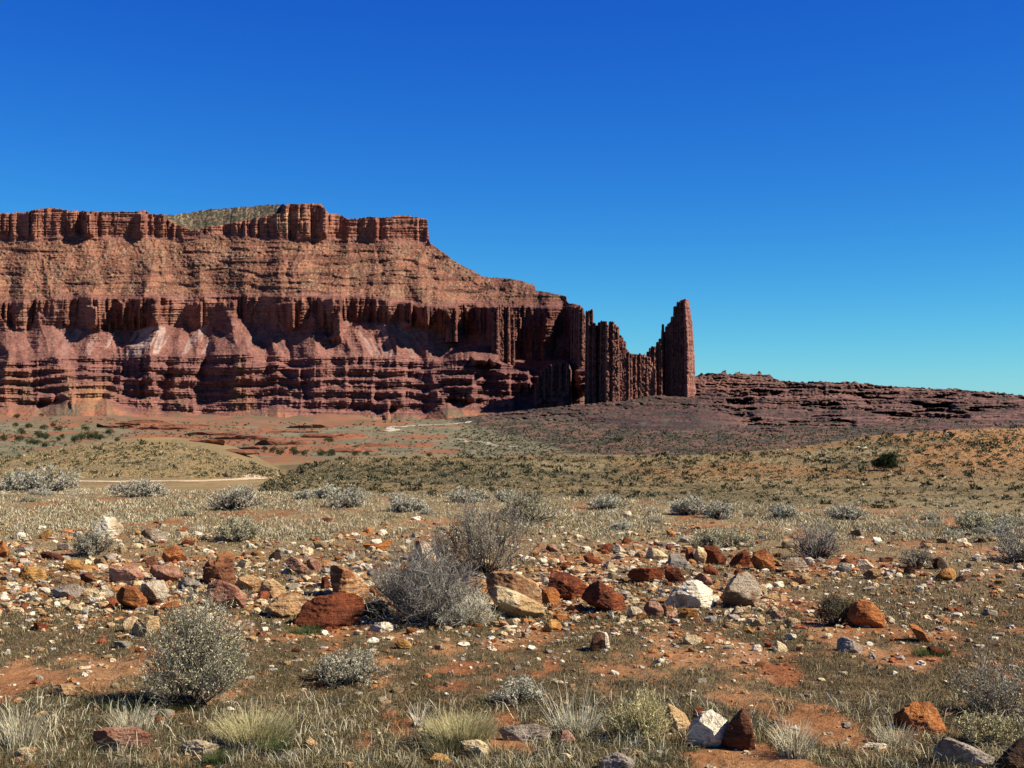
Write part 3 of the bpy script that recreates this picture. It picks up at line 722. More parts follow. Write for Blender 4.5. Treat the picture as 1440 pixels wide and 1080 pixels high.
def rock_mesh(name, outline, D, mat, seed, depth=None, sink=.12, rough=.024, cuts=14, lv=None):
    """A boulder with the photographed silhouette, its own thickness and broken facets.
    outline: photo pixels; D: distance of its middle."""
    P = np.array(outline, float)
    P = (P - P.mean(0)) * 1.10 + P.mean(0)
    w_px = np.ptp(P[:, 0]); h_px = np.ptp(P[:, 1])
    s = D / F
    c = np.array([(P[:, 0].min() + P[:, 0].max()) / 2, (P[:, 1].min() + P[:, 1].max()) / 2])
    q = (P - c) * s; q[:, 1] *= -1
    h = h_px * s; w = w_px * s
    low = q[:, 1] < -.25 * h
    q[low, 1] -= sink * h
    ang = np.arctan2(q[:, 1], q[:, 0])
    # radius of the outline for every angle: intersect rays with the polygon's edges
    th = np.linspace(-math.pi, math.pi, 240, endpoint=False)
    rad = np.zeros_like(th)
    for i in range(len(q)):
        a, b = q[i], q[(i + 1) % len(q)]
        e = b - a
        den = np.cos(th) * e[1] - np.sin(th) * e[0]
        den = np.where(np.abs(den) < 1e-9, 1e-9, den)
        r_ = (a[0] * e[1] - a[1] * e[0]) / den
        k = (a[1] * np.cos(th) - a[0] * np.sin(th)) / -den
        ok = (r_ > 0) & (k >= -1e-6) & (k <= 1 + 1e-6)
        rad = np.where(ok, np.maximum(rad, r_), rad)
    rad = np.where(rad <= 0, min(w, h) * .4, rad)
    rad = (np.roll(rad, 1) + 2 * rad + np.roll(rad, -1)) / 4
    lv = lv or (5 if w_px > 38 else 4 if w_px > 13 else 3)
    U, Fc = ICO[lv]
    m = np.hypot(U[:, 0], U[:, 2]) + 1e-9
    fi = np.arctan2(U[:, 2], U[:, 0])
    r_ = np.interp(fi, np.append(th, math.pi), np.append(rad, rad[0]))
    dep = depth if depth else .5 * (min(w, 1.3 * h) * .62 + .38 * h)
    g = m ** .62
    V = np.stack([U[:, 0] / m * r_ * g, np.sign(U[:, 1]) * np.abs(U[:, 1]) ** .8 * dep, U[:, 2] / m * r_ * g], 1)
    rs = np.random.default_rng(seed)
    size = max(w, h)
    for k in range(cuts):
        n = rs.normal(size=3); n[1] = -abs(n[1]) * 1.5 if k % 3 else n[1]
        n /= np.linalg.norm(n)
        dd = V @ n
        lim = np.max(dd) * rs.uniform(.50, .82)
        sil = np.clip((np.abs(n[1]) - .25) / .3, 0, 1)      # keep the silhouette: only cuts that face front or back bite hard
        over = np.clip(dd - lim, 0, None) * (.10 + .90 * sil)
        V -= over[:, None] * n
    f = 2.2 / size
    nz = fbm(V[:, 0] * f + seed, V[:, 1] * f, V[:, 2] * f, o=4, seed=seed, gain=.55)
    rdg = np.abs(fbm(V[:, 0] * f * 2.2 + seed, V[:, 1] * f * 2.2, V[:, 2] * f * 4.5, o=2, seed=seed + 5))
    nrm = V / (np.linalg.norm(V, axis=1)[:, None] + 1e-9)
    fine = fbm(V[:, 0] * f * 7 + seed, V[:, 1] * f * 7, V[:, 2] * f * 11, o=3, seed=seed + 9, gain=.6)
    V += nrm * ((nz * rough - rdg * rough * .8 + fine * rough * .45) * size)[:, None]
    ctr = at(c[0], c[1], D)
    o = mk(name, V, Fc, mat)
    o.location = ctr
    return o

def stone(reg, colr, label, pts, cat='boulder', name=None, short=None, **kw):
    if reg:
        ox, oy, sc = ZR[reg]
        P = [(ox + a / sc, oy + b / sc) for a, b in pts]
    else:
        P = pts
    A = np.array(P)
    base = A[:, 1].max(); cx = A[:, 0].mean(); w = np.ptp(A[:, 0]); h = np.ptp(A[:, 1])
    g = hit(cx, base - min(3, .08 * h))
    D = g[1]
    dep = kw.pop('depth', None) or .5 * (min(w, 1.3 * h) * .62 + .38 * h) * D / F
    D2 = D + dep * .55
    n = name or ('boulder' if cat == 'boulder' else 'flat_rock' if cat == 'slab' else 'stone')
    o = rock_mesh(n, P, D2, ROCK[colr], int(cx * 7 + base * 13) % 9973, depth=dep, **kw)
    tag(o, label, cat, 'boulders and stones of the rock field')
    USED.append((cx, base, w / 2, h)); HEROES.append((cx, base, short or label))
    return o

def blob(cx, cy, w, h, seed, tilt=0.0):
    rs = np.random.default_rng(seed)
    n = 9
    a = np.sort(rs.uniform(0, 2 * math.pi, n) * .35 + np.linspace(0, 2 * math.pi, n, endpoint=False))
    r = rs.uniform(.82, 1.12, n)
    x = np.sign(np.cos(a)) * np.abs(np.cos(a)) ** .85 * r * w / 2; y = np.sign(np.sin(a)) * np.abs(np.sin(a)) ** .85 * r * h / 2
    return [(cx + x[i] * math.cos(tilt) - y[i] * math.sin(tilt), cy + x[i] * math.sin(tilt) + y[i] * math.cos(tilt)) for i in range(n)]

def small(reg, colr, x, y, w, h, label, cat='stone'):
    """A stone given by its middle and size in the zoomed view."""
    ox, oy, sc = ZR[reg]
    return stone(None, colr, label, blob(ox + x / sc, oy + y / sc, w / sc, h / sc, int(x * 3 + y * 7 + ox)), cat=cat)

S = stone
# left part of the rock field
S('Z1', 'white', 'big cream-white boulder with dark left side, highest at the upper left of the rock field', [(505, 225), (545, 145), (580, 115), (630, 118), (680, 160), (705, 200), (660, 225), (610, 245), (580, 238)], short='big cream-white boulder')
S('Z1', 'speckled', 'low brown boulder mottled with white just right of the big cream-white boulder', [(795, 200), (830, 172), (890, 178), (950, 215), (960, 250), (900, 258), (840, 230)])
S('Z1', 'orange', 'orange wedge-shaped boulder with a peaked top behind the rock field', [(900, 345), (930, 295), (975, 272), (1020, 310), (1060, 350), (1000, 375), (930, 362)], short='orange peaked boulder')
S('Z1', 'brown', 'tall dark red-brown upright boulder with two peaks', [(1140, 470), (1150, 400), (1185, 350), (1215, 355), (1270, 300), (1305, 340), (1320, 480), (1230, 492)], cuts=5, rough=.05, short='tall dark two-peaked boulder')
S('Z1', 'pink', 'pink banded boulder with black shadow on its left, in front of the two-peaked boulder', [(1130, 500), (1150, 475), (1240, 473), (1320, 500), (1380, 555), (1360, 610), (1260, 618), (1190, 640), (1150, 560)], short='pink banded boulder')
S('Z1', 'gold', 'round golden-brown boulder with vertical cracks near the left edge', [(95, 430), (130, 392), (190, 388), (245, 410), (255, 450), (200, 482), (110, 470)], short='round golden boulder')
S('Z1', 'gold', 'golden mound-shaped boulder with a long sloping right end', [(340, 412), (380, 350), (440, 350), (500, 385), (535, 420), (430, 424)], short='golden mound boulder')
S('Z1', 'tan', 'broad tan slab lying on the rounded grey stone', [(280, 490), (310, 450), (400, 445), (475, 480), (460, 497), (300, 507)], cat='slab')
S('Z1', 'grey', 'smooth rounded grey stone below the broad tan slab', [(295, 530), (320, 495), (430, 490), (460, 520), (440, 560), (350, 572)])
S('Z1', 'pink', 'blocky pinkish boulder with a square dark left end', [(605, 470), (610, 405), (650, 385), (760, 390), (800, 440), (790, 490), (700, 497)], short='blocky pinkish boulder')
S('Z1', 'orange', 'orange slab leaning like an arch over its dark hollow', [(640, 550), (690, 505), (760, 510), (815, 580), (815, 625), (760, 642), (690, 630)], short='leaning orange arch slab', cat='slab')
S('Z1', 'speckled', 'speckled grey-brown upright boulder right of the leaning orange slab', [(795, 560), (800, 490), (850, 455), (910, 470), (935, 530), (930, 590), (850, 617), (810, 600)])
S('Z1', 'pink', 'long pinkish-grey slab tilting down to the right behind the speckled upright boulder', [(830, 420), (870, 370), (950, 385), (1050, 410), (1055, 440), (960, 482), (880, 450)], cat='slab')
S('Z1', 'grey', 'low grey-tan slab between the long pinkish slab and the pink banded boulder', [(980, 500), (1020, 450), (1090, 450), (1130, 490), (1080, 522)], cat='slab')
S('Z1', 'cream', 'cream boulder with a yellow hollow, foremost above the grey-green bush', [(740, 785), (730, 740), (770, 690), (830, 668), (880, 675), (892, 740), (810, 792)])
S('Z1', 'cream', 'smaller cream boulder touching the yellow-hollowed one on its left', [(690, 748), (700, 690), (745, 668), (790, 690), (770, 735), (730, 758)])
S('Z1', 'orange', 'pair-like low orange slab stretched left of the pink banded boulder', [(890, 630), (920, 600), (1000, 580), (1030, 610), (1010, 645), (900, 647)], cat='slab')
S('Z1', 'tan', 'pale tan boulder right of the two-peaked boulder', [(1330, 490), (1350, 450), (1420, 440), (1480, 470), (1450, 530), (1380, 532)])
S('Z1', 'orange', 'orange boulder cut by the left edge of the picture', [(-50, 345), (-30, 270), (10, 245), (50, 300), (30, 347)])
S('Z1', 'red', 'flat reddish stone beside the white slab near the left edge', [(205, 322), (260, 300), (330, 320), (360, 340), (260, 352)], cat='slab')
S('Z1', 'grey', 'pale grey-white flat slab left of the flat reddish stone', [(85, 297), (130, 275), (190, 285), (180, 312), (100, 317)], cat='slab')
S('Z1', 'brown', 'small brown block with white neighbour below the orange peaked boulder', [(815, 372), (830, 335), (870, 330), (885, 375), (840, 398)])
for a in [('white', 130, 360, 58, 44, 'round white stone above the round golden boulder'), ('grey', 42, 445, 100, 50, 'grey rounded stone at the left edge beside the round golden boulder'),
          ('white', 175, 545, 90, 36, 'flat white stone below the round golden boulder'), ('cream', 90, 642, 110, 62, 'cream stone near the left edge below the rock field'),
          ('white', 530, 582, 112, 42, 'flat white slab in front of the blocky pinkish boulder'), ('cream', 415, 622, 70, 52, 'blocky cream stone below the smooth grey stone'),
          ('white', 482, 635, 42, 56, 'upright white stone beside the blocky cream one'), ('white', 1000, 542, 46, 36, 'small white round stone left of the pink banded boulder'),
          ('tan', 250, 597, 72, 32, 'flat tan stone below the smooth grey stone'), ('grey', 360, 277, 92, 48, 'brown-grey stone left of the big cream-white boulder'),
          ('grey', 605, 342, 120, 50, 'grey slab with white edge below the big cream-white boulder'), ('cream', 778, 268, 90, 36, 'flat cream slab right of the grass under the big white boulder'),
          ('tan', 350, 192, 66, 36, 'small tan stone far left behind the rock field'), ('brown', 445, 193, 66, 38, 'small brown stone far left behind the rock field'),
          ('pink', 1305, 225, 70, 42, 'pinkish stone beside a green-grey tuft behind the two-peaked boulder'), ('white', 565, 387, 80, 32, 'flat white stone right of the golden mound boulder'),
          ('cream', 1375, 375, 90, 60, 'cream stone just right of the two-peaked boulder top'), ('white', 912, 370, 52, 40, 'white stone in front of the orange peaked boulder'),
          ('cream', 755, 482, 90, 44, 'cream stone leaning on the blocky pinkish boulder'), ('white', 578, 512, 62, 40, 'pale stone left of the leaning orange slab'),
          ('orange', 66, 352, 60, 36, 'small orange stone left of the round white stone'), ('tan', 240, 500, 72, 50, 'tan stone stacked below the round golden boulder'),
          ('cream', 500, 535, 66, 50, 'orange-cream stone right of the smooth grey stone'), ('brown', 500, 455, 120, 70, 'brown grassy stone right of the broad tan slab'),
          ('red', 615, 612, 110, 50, 'dark red flat stone under the leaning orange slab'), ('tan', 890, 652, 60, 50, 'tan stone under the speckled upright boulder'),
          ('white', 1180, 662, 62, 36, 'white pointed stone in the shadow of the pink banded boulder'), ('gold', 1400, 620, 56, 36, 'small golden stone right of the pink banded boulder'),
          ('white', 470, 690, 50, 24, 'white flat chip below the upright white stone'), ('white', 440, 722, 54, 26, 'white flat chip left of the cream boulders'),
          ('white', 1080, 570, 80, 50, 'white stone wedged left of the pink banded boulder'), ('cream', 40, 605, 80, 40, 'pale grey-cream stone at the left edge below the rock field')]:
    small('Z1', *a)
# middle part
S('Z2', 'red', 'big rust-red boulder with dark cracks beside the dead bush', [(215, 690), (275, 600), (330, 560), (430, 525), (530, 535), (600, 580), (605, 630), (560, 720), (430, 745), (330, 705)], short='big rust-red boulder')
S('Z2', 'striped', 'striped red slab leaning up on the big rust-red boulder', [(420, 470), (400, 390), (430, 380), (500, 400), (560, 440), (630, 510), (630, 562), (600, 585), (520, 560), (440, 530)], short='striped leaning slab', cat='slab')
S('Z2', 'white', 'white stone tip on top of the striped leaning slab', [(400, 400), (400, 365), (440, 362), (468, 385), (440, 402)], cat='stone')
S('Z2', 'red', 'small red stone between the striped slab and the brown boulder', [(365, 512), (370, 450), (400, 445), (425, 515)], cat='stone')
S('Z2', 'tan', 'layered tan-brown boulder left of the big rust-red boulder', [(30, 650), (80, 600), (120, 550), (190, 540), (260, 560), (285, 600), (230, 660), (150, 692), (90, 680)], short='layered tan-brown boulder')
S('Z2', 'cream', 'cream-tan boulder behind the layered tan-brown boulder', [(20, 520), (30, 465), (90, 460), (150, 500), (180, 540), (100, 562)])
S('Z2', 'tan', 'tan block between the cream-tan and the layered boulder', [(60, 560), (80, 525), (130, 520), (140, 560), (100, 580)], cat='stone')
S('Z2', 'pink', 'pinkish-brown stone leaning to the right above the layered boulder', [(155, 360), (200, 335), (240, 350), (300, 410), (310, 442), (260, 430)])
S('Z2', 'pink', 'rounded pink stone right of the leaning pinkish-brown one', [(270, 370), (300, 340), (340, 345), (370, 380), (350, 412), (290, 400)])
S('Z2', 'orange', 'long orange block with black shadow behind the dead bush', [(580, 290), (600, 260), (680, 260), (740, 240), (790, 245), (775, 290), (700, 307), (620, 302)], short='long orange block')
S('Z2', 'speckled', 'pale lichen-spotted boulder rising behind the dead bush', [(870, 325), (900, 250), (945, 243), (990, 290), (1015, 340), (990, 372), (920, 352)], short='lichen-spotted boulder')
S('Z2', 'tan', 'brown-tan slab left of the big yellowish boulder', [(1180, 490), (1210, 450), (1270, 448), (1320, 490), (1325, 522), (1270, 534), (1190, 515)])
S('Z2', 'mossy', 'low dark mossy stone between the rust-red boulder and the dead bush', [(590, 660), (610, 600), (690, 580), (750, 600), (760, 660), (680, 690)])
S('Z6', 'tan', 'big yellowish-tan rounded boulder at the right of the dead bush', [(930, 720), (935, 640), (1000, 595), (1090, 580), (1180, 600), (1290, 670), (1325, 730), (1330, 880), (1200, 900)], short='big yellowish boulder')
S('Z6', 'cream', 'pale cream wedge boulder in front of the big yellowish boulder', [(985, 765), (1010, 690), (1060, 695), (1200, 760), (1340, 830), (1355, 890), (1280, 945), (1160, 918), (1080, 885)], short='pale cream wedge boulder')
S('Z2', 'white', 'white-grey rounded stone in front of the dead bush', [(640, 742), (670, 705), (740, 700), (790, 730), (795, 757), (720, 762)])
S('Z2', 'gold', 'round orange-yellow stone alone on the bare soil', [(780, 830), (800, 800), (850, 798), (880, 825), (850, 857), (800, 852)], cat='stone', short='round orange-yellow stone')
for a in [('dark', 100, 332, 78, 52, 'dark grey stone above the layered boulder'), ('cream', 40, 602, 84, 44, 'flat cream stone left of the layered tan-brown boulder'), ('white', 630, 387, 50, 34, 'white stone right of the striped leaning slab'),
          ('white', 570, 398, 62, 24, 'flat white stone left of the small white one'), ('tan', 1035, 842, 70, 44, 'tan stone right of the round orange-yellow stone'), ('cream', 1340, 708, 90, 28, 'flat cream stone below the pale cream wedge boulder'),
          ('white', 1412, 752, 66, 40, 'white stone below the pale cream wedge boulder'), ('cream', 1070, 737, 56, 28, 'cream stone in front of the dead bush'), ('white', 580, 762, 72, 30, 'flat white stone below the rust-red boulder'),
          ('white', 98, 968, 54, 22, 'white chip below the layered boulder'), ('cream', 262, 972, 40, 26, 'cream chip below the rust-red boulder'), ('white', 398, 962, 40, 24, 'white chip right of the cream one'),
          ('gold', 375, 880, 50, 20, 'small orange stone at the foot of the rust-red boulder'), ('tan', 672, 878, 36, 26, 'small tan stone left of the round orange-yellow one'), ('red', 1300, 610, 60, 60, 'small red stone left of the pale cream wedge boulder'),
          ('gold', 465, 345, 80, 30, 'golden flat stone behind the striped slab'), ('cream', 20, 470, 60, 50, 'cream stone at the back of the cream-tan boulder')]:
    small('Z2', *a)
# right of the middle
S('Z3', 'orange', 'squarish orange boulder right of the big yellowish boulder', [(225, 560), (240, 480), (300, 480), (330, 520), (320, 562), (260, 577)], short='squarish orange boulder')
S('Z3', 'red', 'dark red slab-topped boulder behind the squarish orange one', [(265, 548), (290, 410), (350, 405), (420, 430), (480, 480), (475, 535), (430, 562), (330, 555)], short='dark red slab-topped boulder')
S('Z3', 'red', 'long red slab leaning down to the right with a white head', [(450, 545), (490, 470), (540, 445), (590, 480), (690, 570), (685, 617), (640, 622), (550, 595)], short='long leaning red slab', cat='slab')
S('Z3', 'white', 'white stone with dark left side at the foot of the long red slab', [(685, 622), (710, 580), (750, 583), (785, 625), (750, 647)], cat='stone')
S('Z3', 'pink', 'pinkish-tan boulder right of the long red slab', [(770, 592), (800, 550), (850, 553), (890, 600), (880, 642), (830, 632)])
S('Z3', 'white', 'big white pitted boulder with dark lichen', [(905, 565), (950, 490), (1010, 450), (1070, 445), (1140, 490), (1170, 540), (1160, 592), (1080, 605), (980, 595)], short='big white pitted boulder')
S('Z3', 'speckled', 'wedge-shaped brown and grey boulder right of the big white pitted one', [(1195, 535), (1230, 470), (1280, 415), (1340, 408), (1380, 460), (1400, 520), (1390, 602), (1300, 595), (1230, 575)], short='brown and grey wedge boulder')
S('Z3', 'red', 'flat rust-red rock lying in the middle of the right field', [(695, 412), (720, 380), (880, 373), (890, 420), (800, 462), (730, 452)], short='flat rust-red rock', cat='slab')
S('Z3', 'red', 'small blocky dark red rock right of the flat rust-red rock', [(890, 432), (895, 380), (960, 378), (1000, 440), (970, 462), (920, 457)])
S('Z3', 'grey', 'grey slab leaning to the right at the back of the field', [(910, 372), (920, 300), (960, 298), (1050, 370), (1000, 387)], cat='slab')
S('Z3', 'brown', 'brown upright stone, left one of the standing group', [(1000, 312), (1005, 270), (1045, 263), (1055, 345), (1020, 350)])
S('Z3', 'cream', 'cream upright stone in the middle of the standing group', [(1045, 312), (1070, 260), (1110, 273), (1120, 352), (1070, 357)])
S('Z3', 'red', 'dark red slanting boulder, right one of the standing group', [(1095, 300), (1100, 258), (1160, 263), (1215, 320), (1200, 362), (1120, 364)])
S('Z3', 'red', 'flat dark red stone below the standing group', [(1090, 372), (1130, 358), (1195, 405), (1150, 417), (1100, 402)], cat='slab')
S('Z3', 'red', 'red-brown twin-topped boulder right of the standing group', [(1230, 352), (1270, 300), (1318, 276), (1350, 330), (1325, 372), (1250, 377)], short='red-brown twin-topped boulder')
S('Z3', 'orange', 'brown boulder with a bright orange top at the back of the right field', [(1350, 332), (1370, 280), (1430, 278), (1470, 320), (1480, 402), (1400, 404)], short='orange-topped boulder')
S('Z3', 'white', 'white pointed stone behind the flat rust-red rock', [(605, 275), (630, 240), (680, 285), (670, 307), (630, 302)], cat='stone')
S('Z3', 'cream', 'cream stone with dark left end left of the leaning grey slab', [(780, 312), (810, 265), (860, 280), (910, 312), (880, 337), (800, 332)])
S('Z3', 'red', 'dark red low rock behind the big yellowish boulder', [(455, 312), (490, 298), (550, 340), (540, 367), (470, 347)])
S('Z3', 'gold', 'orange-tan block below the big white pitted boulder', [(960, 630), (970, 585), (1060, 598), (1068, 640), (990, 654)])
S('Z3', 'gold', 'golden block on bare soil below the pale cream wedge boulder', [(235, 692), (245, 655), (310, 650), (350, 690), (300, 722), (245, 718)], short='golden block')
S('Z3', 'dark', 'black standing stone with a light right edge alone on the plain', [(495, 795), (510, 730), (545, 703), (570, 715), (575, 790), (560, 832), (515, 834)], short='black standing stone')
S('Z3', 'white', 'pale slab edge standing against the black stone on its right', [(562, 800), (560, 715), (585, 716), (597, 795), (578, 822)], cat='stone')
S('Z3', 'cream', 'flat cream-yellow slab in the open right of the black standing stone', [(975, 748), (1010, 730), (1060, 735), (1095, 765), (1050, 787), (990, 782)], cat='slab')
for a in [('pink', 290, 272, 90, 52, 'orange-pink stone behind the big yellowish boulder'), ('orange', 350, 312, 60, 44, 'orange stone beside the dark red low rock'), ('orange', 368, 366, 80, 50, 'orange-brown stone above the dark red slab-topped boulder'),
          ('cream', 298, 350, 66, 56, 'white-tan stone right of the grey-green bush'), ('white', 240, 337, 70, 34, 'flat white stone at the right foot of the tall grey-green bush'), ('white', 250, 452, 58, 48, 'white stone on the right of the big yellowish boulder'),
          ('tan', 430, 392, 116, 56, 'tan flat stone above the long leaning red slab'), ('cream', 595, 362, 76, 50, 'cream stone left of the flat rust-red rock'), ('tan', 908, 602, 58, 66, 'tan stone right of the pinkish-tan boulder'),
          ('white', 950, 655, 60, 36, 'white stone below the pinkish-tan boulder'), ('cream', 660, 650, 56, 42, 'round cream stone below the long leaning red slab'), ('white', 605, 632, 30, 52, 'thin white upright chip below the long red slab'),
          ('tan', 1242, 682, 86, 40, 'long tan stone below the brown and grey wedge boulder'), ('gold', 1330, 710, 58, 46, 'round tan stone right of the long tan one'), ('white', 1358, 656, 64, 40, 'white stone below the brown and grey wedge boulder'),
          ('white', 732, 712, 48, 44, 'white knobbly stone above the flat cream-yellow slab'), ('tan', 150, 735, 58, 40, 'tan stone left of the golden block'), ('cream', 60, 717, 80, 36, 'flat cream stone left of the golden block'),
          ('orange', 190, 692, 42, 34, 'small orange stone touching the golden block'), ('pink', 490, 440, 80, 44, 'pink stone between the two red slabs'), ('tan', 400, 590, 70, 40, 'tan stone below the dark red slab-topped boulder'),
          ('orange', 330, 640, 90, 42, 'orange stone above the golden block'), ('white', 425, 642, 36, 30, 'small white stone right of the golden block'), ('cream', 780, 662, 90, 32, 'flat tan-cream stone below the pinkish-tan boulder'),
          ('speckled', 1270, 610, 80, 70, 'rough grey stone below the brown and grey wedge boulder'), ('white', 1213, 620, 36, 44, 'white stone between the white pitted boulder and the rough grey stone'),
          ('white', 715, 298, 66, 36, 'flat white stone right of the white pointed one'), ('pink', 1095, 440, 100, 66, 'pinkish low stone above the big white pitted boulder'),
          ('cream', 715, 545, 90, 44, 'long cream stone lying on the long leaning red slab'), ('white', 690, 90, 60, 40, 'white stone far back at the edge of the plain'), ('orange', 505, 632, 50, 36, 'small orange stone below the long red slab'),
          ('white', 858, 765 + 245, 4, 4, 'tiny white chip')][:-1]:
    small('Z3', *a)
# right part
S('Z4', 'orange', 'big orange-brown boulder lit on top beside a dark green bush', [(505, 662), (530, 570), (570, 550), (620, 560), (690, 620), (710, 662), (690, 707), (600, 703), (530, 692)], short='big orange-brown boulder')
S('Z4', 'grey', 'grey-tan wedge stone below the big orange-brown boulder', [(445, 812), (450, 760), (480, 738), (560, 780), (590, 812), (580, 828), (450, 833)], short='grey-tan wedge stone')
S('Z4', 'grey', 'rounded grey boulder with a bright right edge', [(425, 382), (450, 343), (510, 358), (525, 397), (480, 407)])
S('Z4', 'white', 'white sloping slab right of the rounded grey boulder', [(530, 377), (560, 333), (600, 330), (670, 380), (600, 392)], cat='slab')
S('Z4', 'tan', 'tan dome-shaped stone in front of the white sloping slab', [(580, 412), (620, 380), (680, 383), (715, 430), (650, 442)])
S('Z4', 'dark', 'dark rounded boulder at the back of the right field', [(940, 367), (950, 330), (1000, 318), (1030, 360), (1000, 387)])
S('Z4', 'gold', 'golden stone in front of the dark rounded boulder', [(970, 427), (1010, 385), (1060, 373), (1095, 420), (1070, 447), (1000, 447)])
S('Z4', 'speckled', 'dark and tan mottled boulder between two white slabs', [(145, 362), (180, 320), (250, 318), (280, 370), (240, 402), (170, 392)], short='dark and tan mottled boulder')
S('Z4', 'tan', 'flat tan stone in front of the dark and tan mottled boulder', [(195, 432), (240, 406), (300, 425), (315, 462), (270, 467)], cat='slab')
S('Z4', 'orange', 'flat orange-red slab half buried in the soil on the right', [(830, 672), (880, 688), (940, 740), (947, 782), (900, 772)], cat='slab', depth=.12)
S('Z4', 'cream', 'rounded cream stone left of the dark green bush', [(160, 662), (190, 640), (245, 650), (250, 692), (200, 698)])
S('Z4', 'pink', 'pink and white stone left of the rounded cream one', [(80, 632), (110, 603), (160, 610), (165, 652), (110, 648)])
for a in [('white', 160, 342, 50, 40, 'white slab leaning left of the mottled boulder'), ('white', 297, 342, 62, 50, 'white slab leaning right of the mottled boulder'), ('white', 362, 340, 60, 32, 'flat white stone left of the rounded grey boulder'),
          ('cream', 135, 800, 100, 62, 'blocky cream stone low at the right of the plain'), ('white', 20, 802, 64, 48, 'white stone left of the blocky cream stone'), ('white', 200, 742, 82, 36, 'flat white stone above the blocky cream stone'),
          ('cream', 402, 737, 82, 32, 'flat cream stone left of the grey-tan wedge stone'), ('tan', 245, 800, 48, 46, 'tan stone right of the blocky cream stone'), ('white', 1205, 790, 72, 20, 'thin flat white slab near the right edge'),
          ('white', 1110, 226, 60, 34, 'white stone far back on the right'), ('dark', 1215, 228, 56, 30, 'dark stone far back on the right'), ('tan', 1280, 222, 56, 30, 'tan stone far back on the right'), ('white', 1232, 326, 40, 28, 'small white stone beside the grey far-right stone'),
          ('grey', 1155, 362, 46, 30, 'grey stone right of the golden stone'), ('cream', 1300, 370, 82, 36, 'cream stone near the dark bush at the right edge'), ('dark', 886, 352, 36, 56, 'dark upright stone left of the dark rounded boulder'),
          ('dark', 830, 388, 66, 60, 'dark squat stone left of the dark upright stone'), ('white', 772, 412, 60, 28, 'white flat stone right of the tan dome'), ('tan', 365, 415, 60, 26, 'tan stone right of the flat tan one'),
          ('grey', 1190, 325, 90, 36, 'grey slab left of the small white stone'), ('white', 1412, 370, 60, 40, 'white stone under the dark bush at the right edge'), ('cream', 30, 660, 60, 60, 'cream stone at the left of the pink and white stone'),
          ('white', 725, 650, 56, 40, 'white stone at the right end of the big orange-brown boulder'), ('brown', 490, 335, 70, 40, 'brown stone on the rounded grey boulder'), ('white', 1030, 388, 60, 24, 'flat white stone under the dark rounded boulder'),
          ('white', 633, 815, 26, 14, 'white chip right of the grey-tan wedge stone')]:
    small('Z4', *a)
# foreground
S('B1', 'tan', 'flat pinkish-tan slab in short grass left of the grey-green bush', [(260, 432), (300, 410), (450, 425), (500, 460), (470, 489), (330, 487), (280, 462)], short='flat pinkish-tan slab', cat='slab', depth=.10)
S('B1', 'pink', 'broad pinkish rock half buried in foreground grass at the left', [(480, 742), (540, 670), (650, 653), (760, 660), (850, 700), (860, 762), (700, 795)], short='broad half-buried pinkish rock')
S('B1', 'white', 'low white-topped boulder at the bottom left beside red soil', [(980, 805), (1040, 740), (1120, 728), (1230, 760), (1250, 795), (1100, 815)])
S('B1', 'cream', 'golden-cream stone in grass at the bottom left corner', [(60, 810), (110, 770), (190, 765), (220, 800), (150, 835)])
S('B2', 'cream', 'pale tan boulder sloping to the right under the yellow grass clump', [(1140, 770), (1150, 712), (1240, 720), (1310, 760), (1325, 832), (1270, 835)])
S('B2', 'gold', 'yellow-tan stone at the bottom in front of the yellow clump', [(970, 832), (1010, 797), (1060, 810), (1110, 850), (1040, 868)])
S('B2', 'cream', 'cream stone with a dark left side right of the left yellow clump', [(270, 742), (300, 710), (340, 740), (357, 768), (300, 775)])
S('B3', 'grey', 'long grey slab in grass below the tall pale stalks', [(5, 642), (40, 615), (200, 608), (330, 650), (320, 692), (220, 700), (60, 690)], short='long grey slab', cat='slab')
S('B3', 'pink', 'upright pinkish stone at the right end of the long grey slab', [(325, 702), (345, 640), (375, 628), (410, 680), (390, 722), (340, 727)])
S('B3', 'gold', 'golden stone left of the wispy yellow bush', [(570, 657), (610, 625), (680, 616), (700, 660), (680, 692), (600, 678)])
S('B3', 'cream', 'pale boulder with a dark notch right of the wispy yellow bush', [(845, 602), (870, 508), (920, 505), (1000, 550), (1030, 610), (1000, 655), (850, 650)], short='pale notched boulder')
S('B3', 'orange', 'small orange stone behind the white standing stone', [(1040, 575), (1045, 515), (1080, 508), (1097, 540), (1080, 580)])
S('B3', 'white', 'white standing stone with a black left face in the foreground', [(1005, 715), (1030, 620), (1095, 545), (1150, 528), (1210, 570), (1228, 615), (1180, 735), (1060, 738)], short='white standing stone')
S('B3', 'brown', 'dark brown standing stone right of the white one', [(1180, 732), (1240, 610), (1290, 550), (1325, 518), (1350, 545), (1365, 742), (1290, 760)], short='dark brown standing stone')
S('B3', 'grey', 'grey-pink rock cut by the bottom edge in the middle', [(525, 830), (560, 780), (640, 758), (740, 800), (770, 850), (560, 860)])
S('B4', 'orange', 'orange-brown rock arching over a dark hollow at the lower right', [(735, 625), (745, 560), (800, 535), (870, 495), (970, 500), (1010, 540), (1050, 652), (1000, 665), (880, 640), (780, 645)], short='orange-brown arched rock')
S('B4', 'grey', 'large squared block with a dark front at the bottom right', [(865, 665), (900, 635), (1080, 690), (1290, 790), (1310, 850), (1085, 850), (920, 742)], short='large squared block')
S('B4', 'white', 'flat white-edged slab left of the large squared block', [(560, 720), (600, 698), (730, 710), (735, 737), (640, 745)], cat='slab')
S('B4', 'dark', 'dark rough boulder cut by the bottom right corner', [(1250, 860), (1350, 750), (1440, 680), (1500, 690), (1500, 870)], short='dark corner boulder')
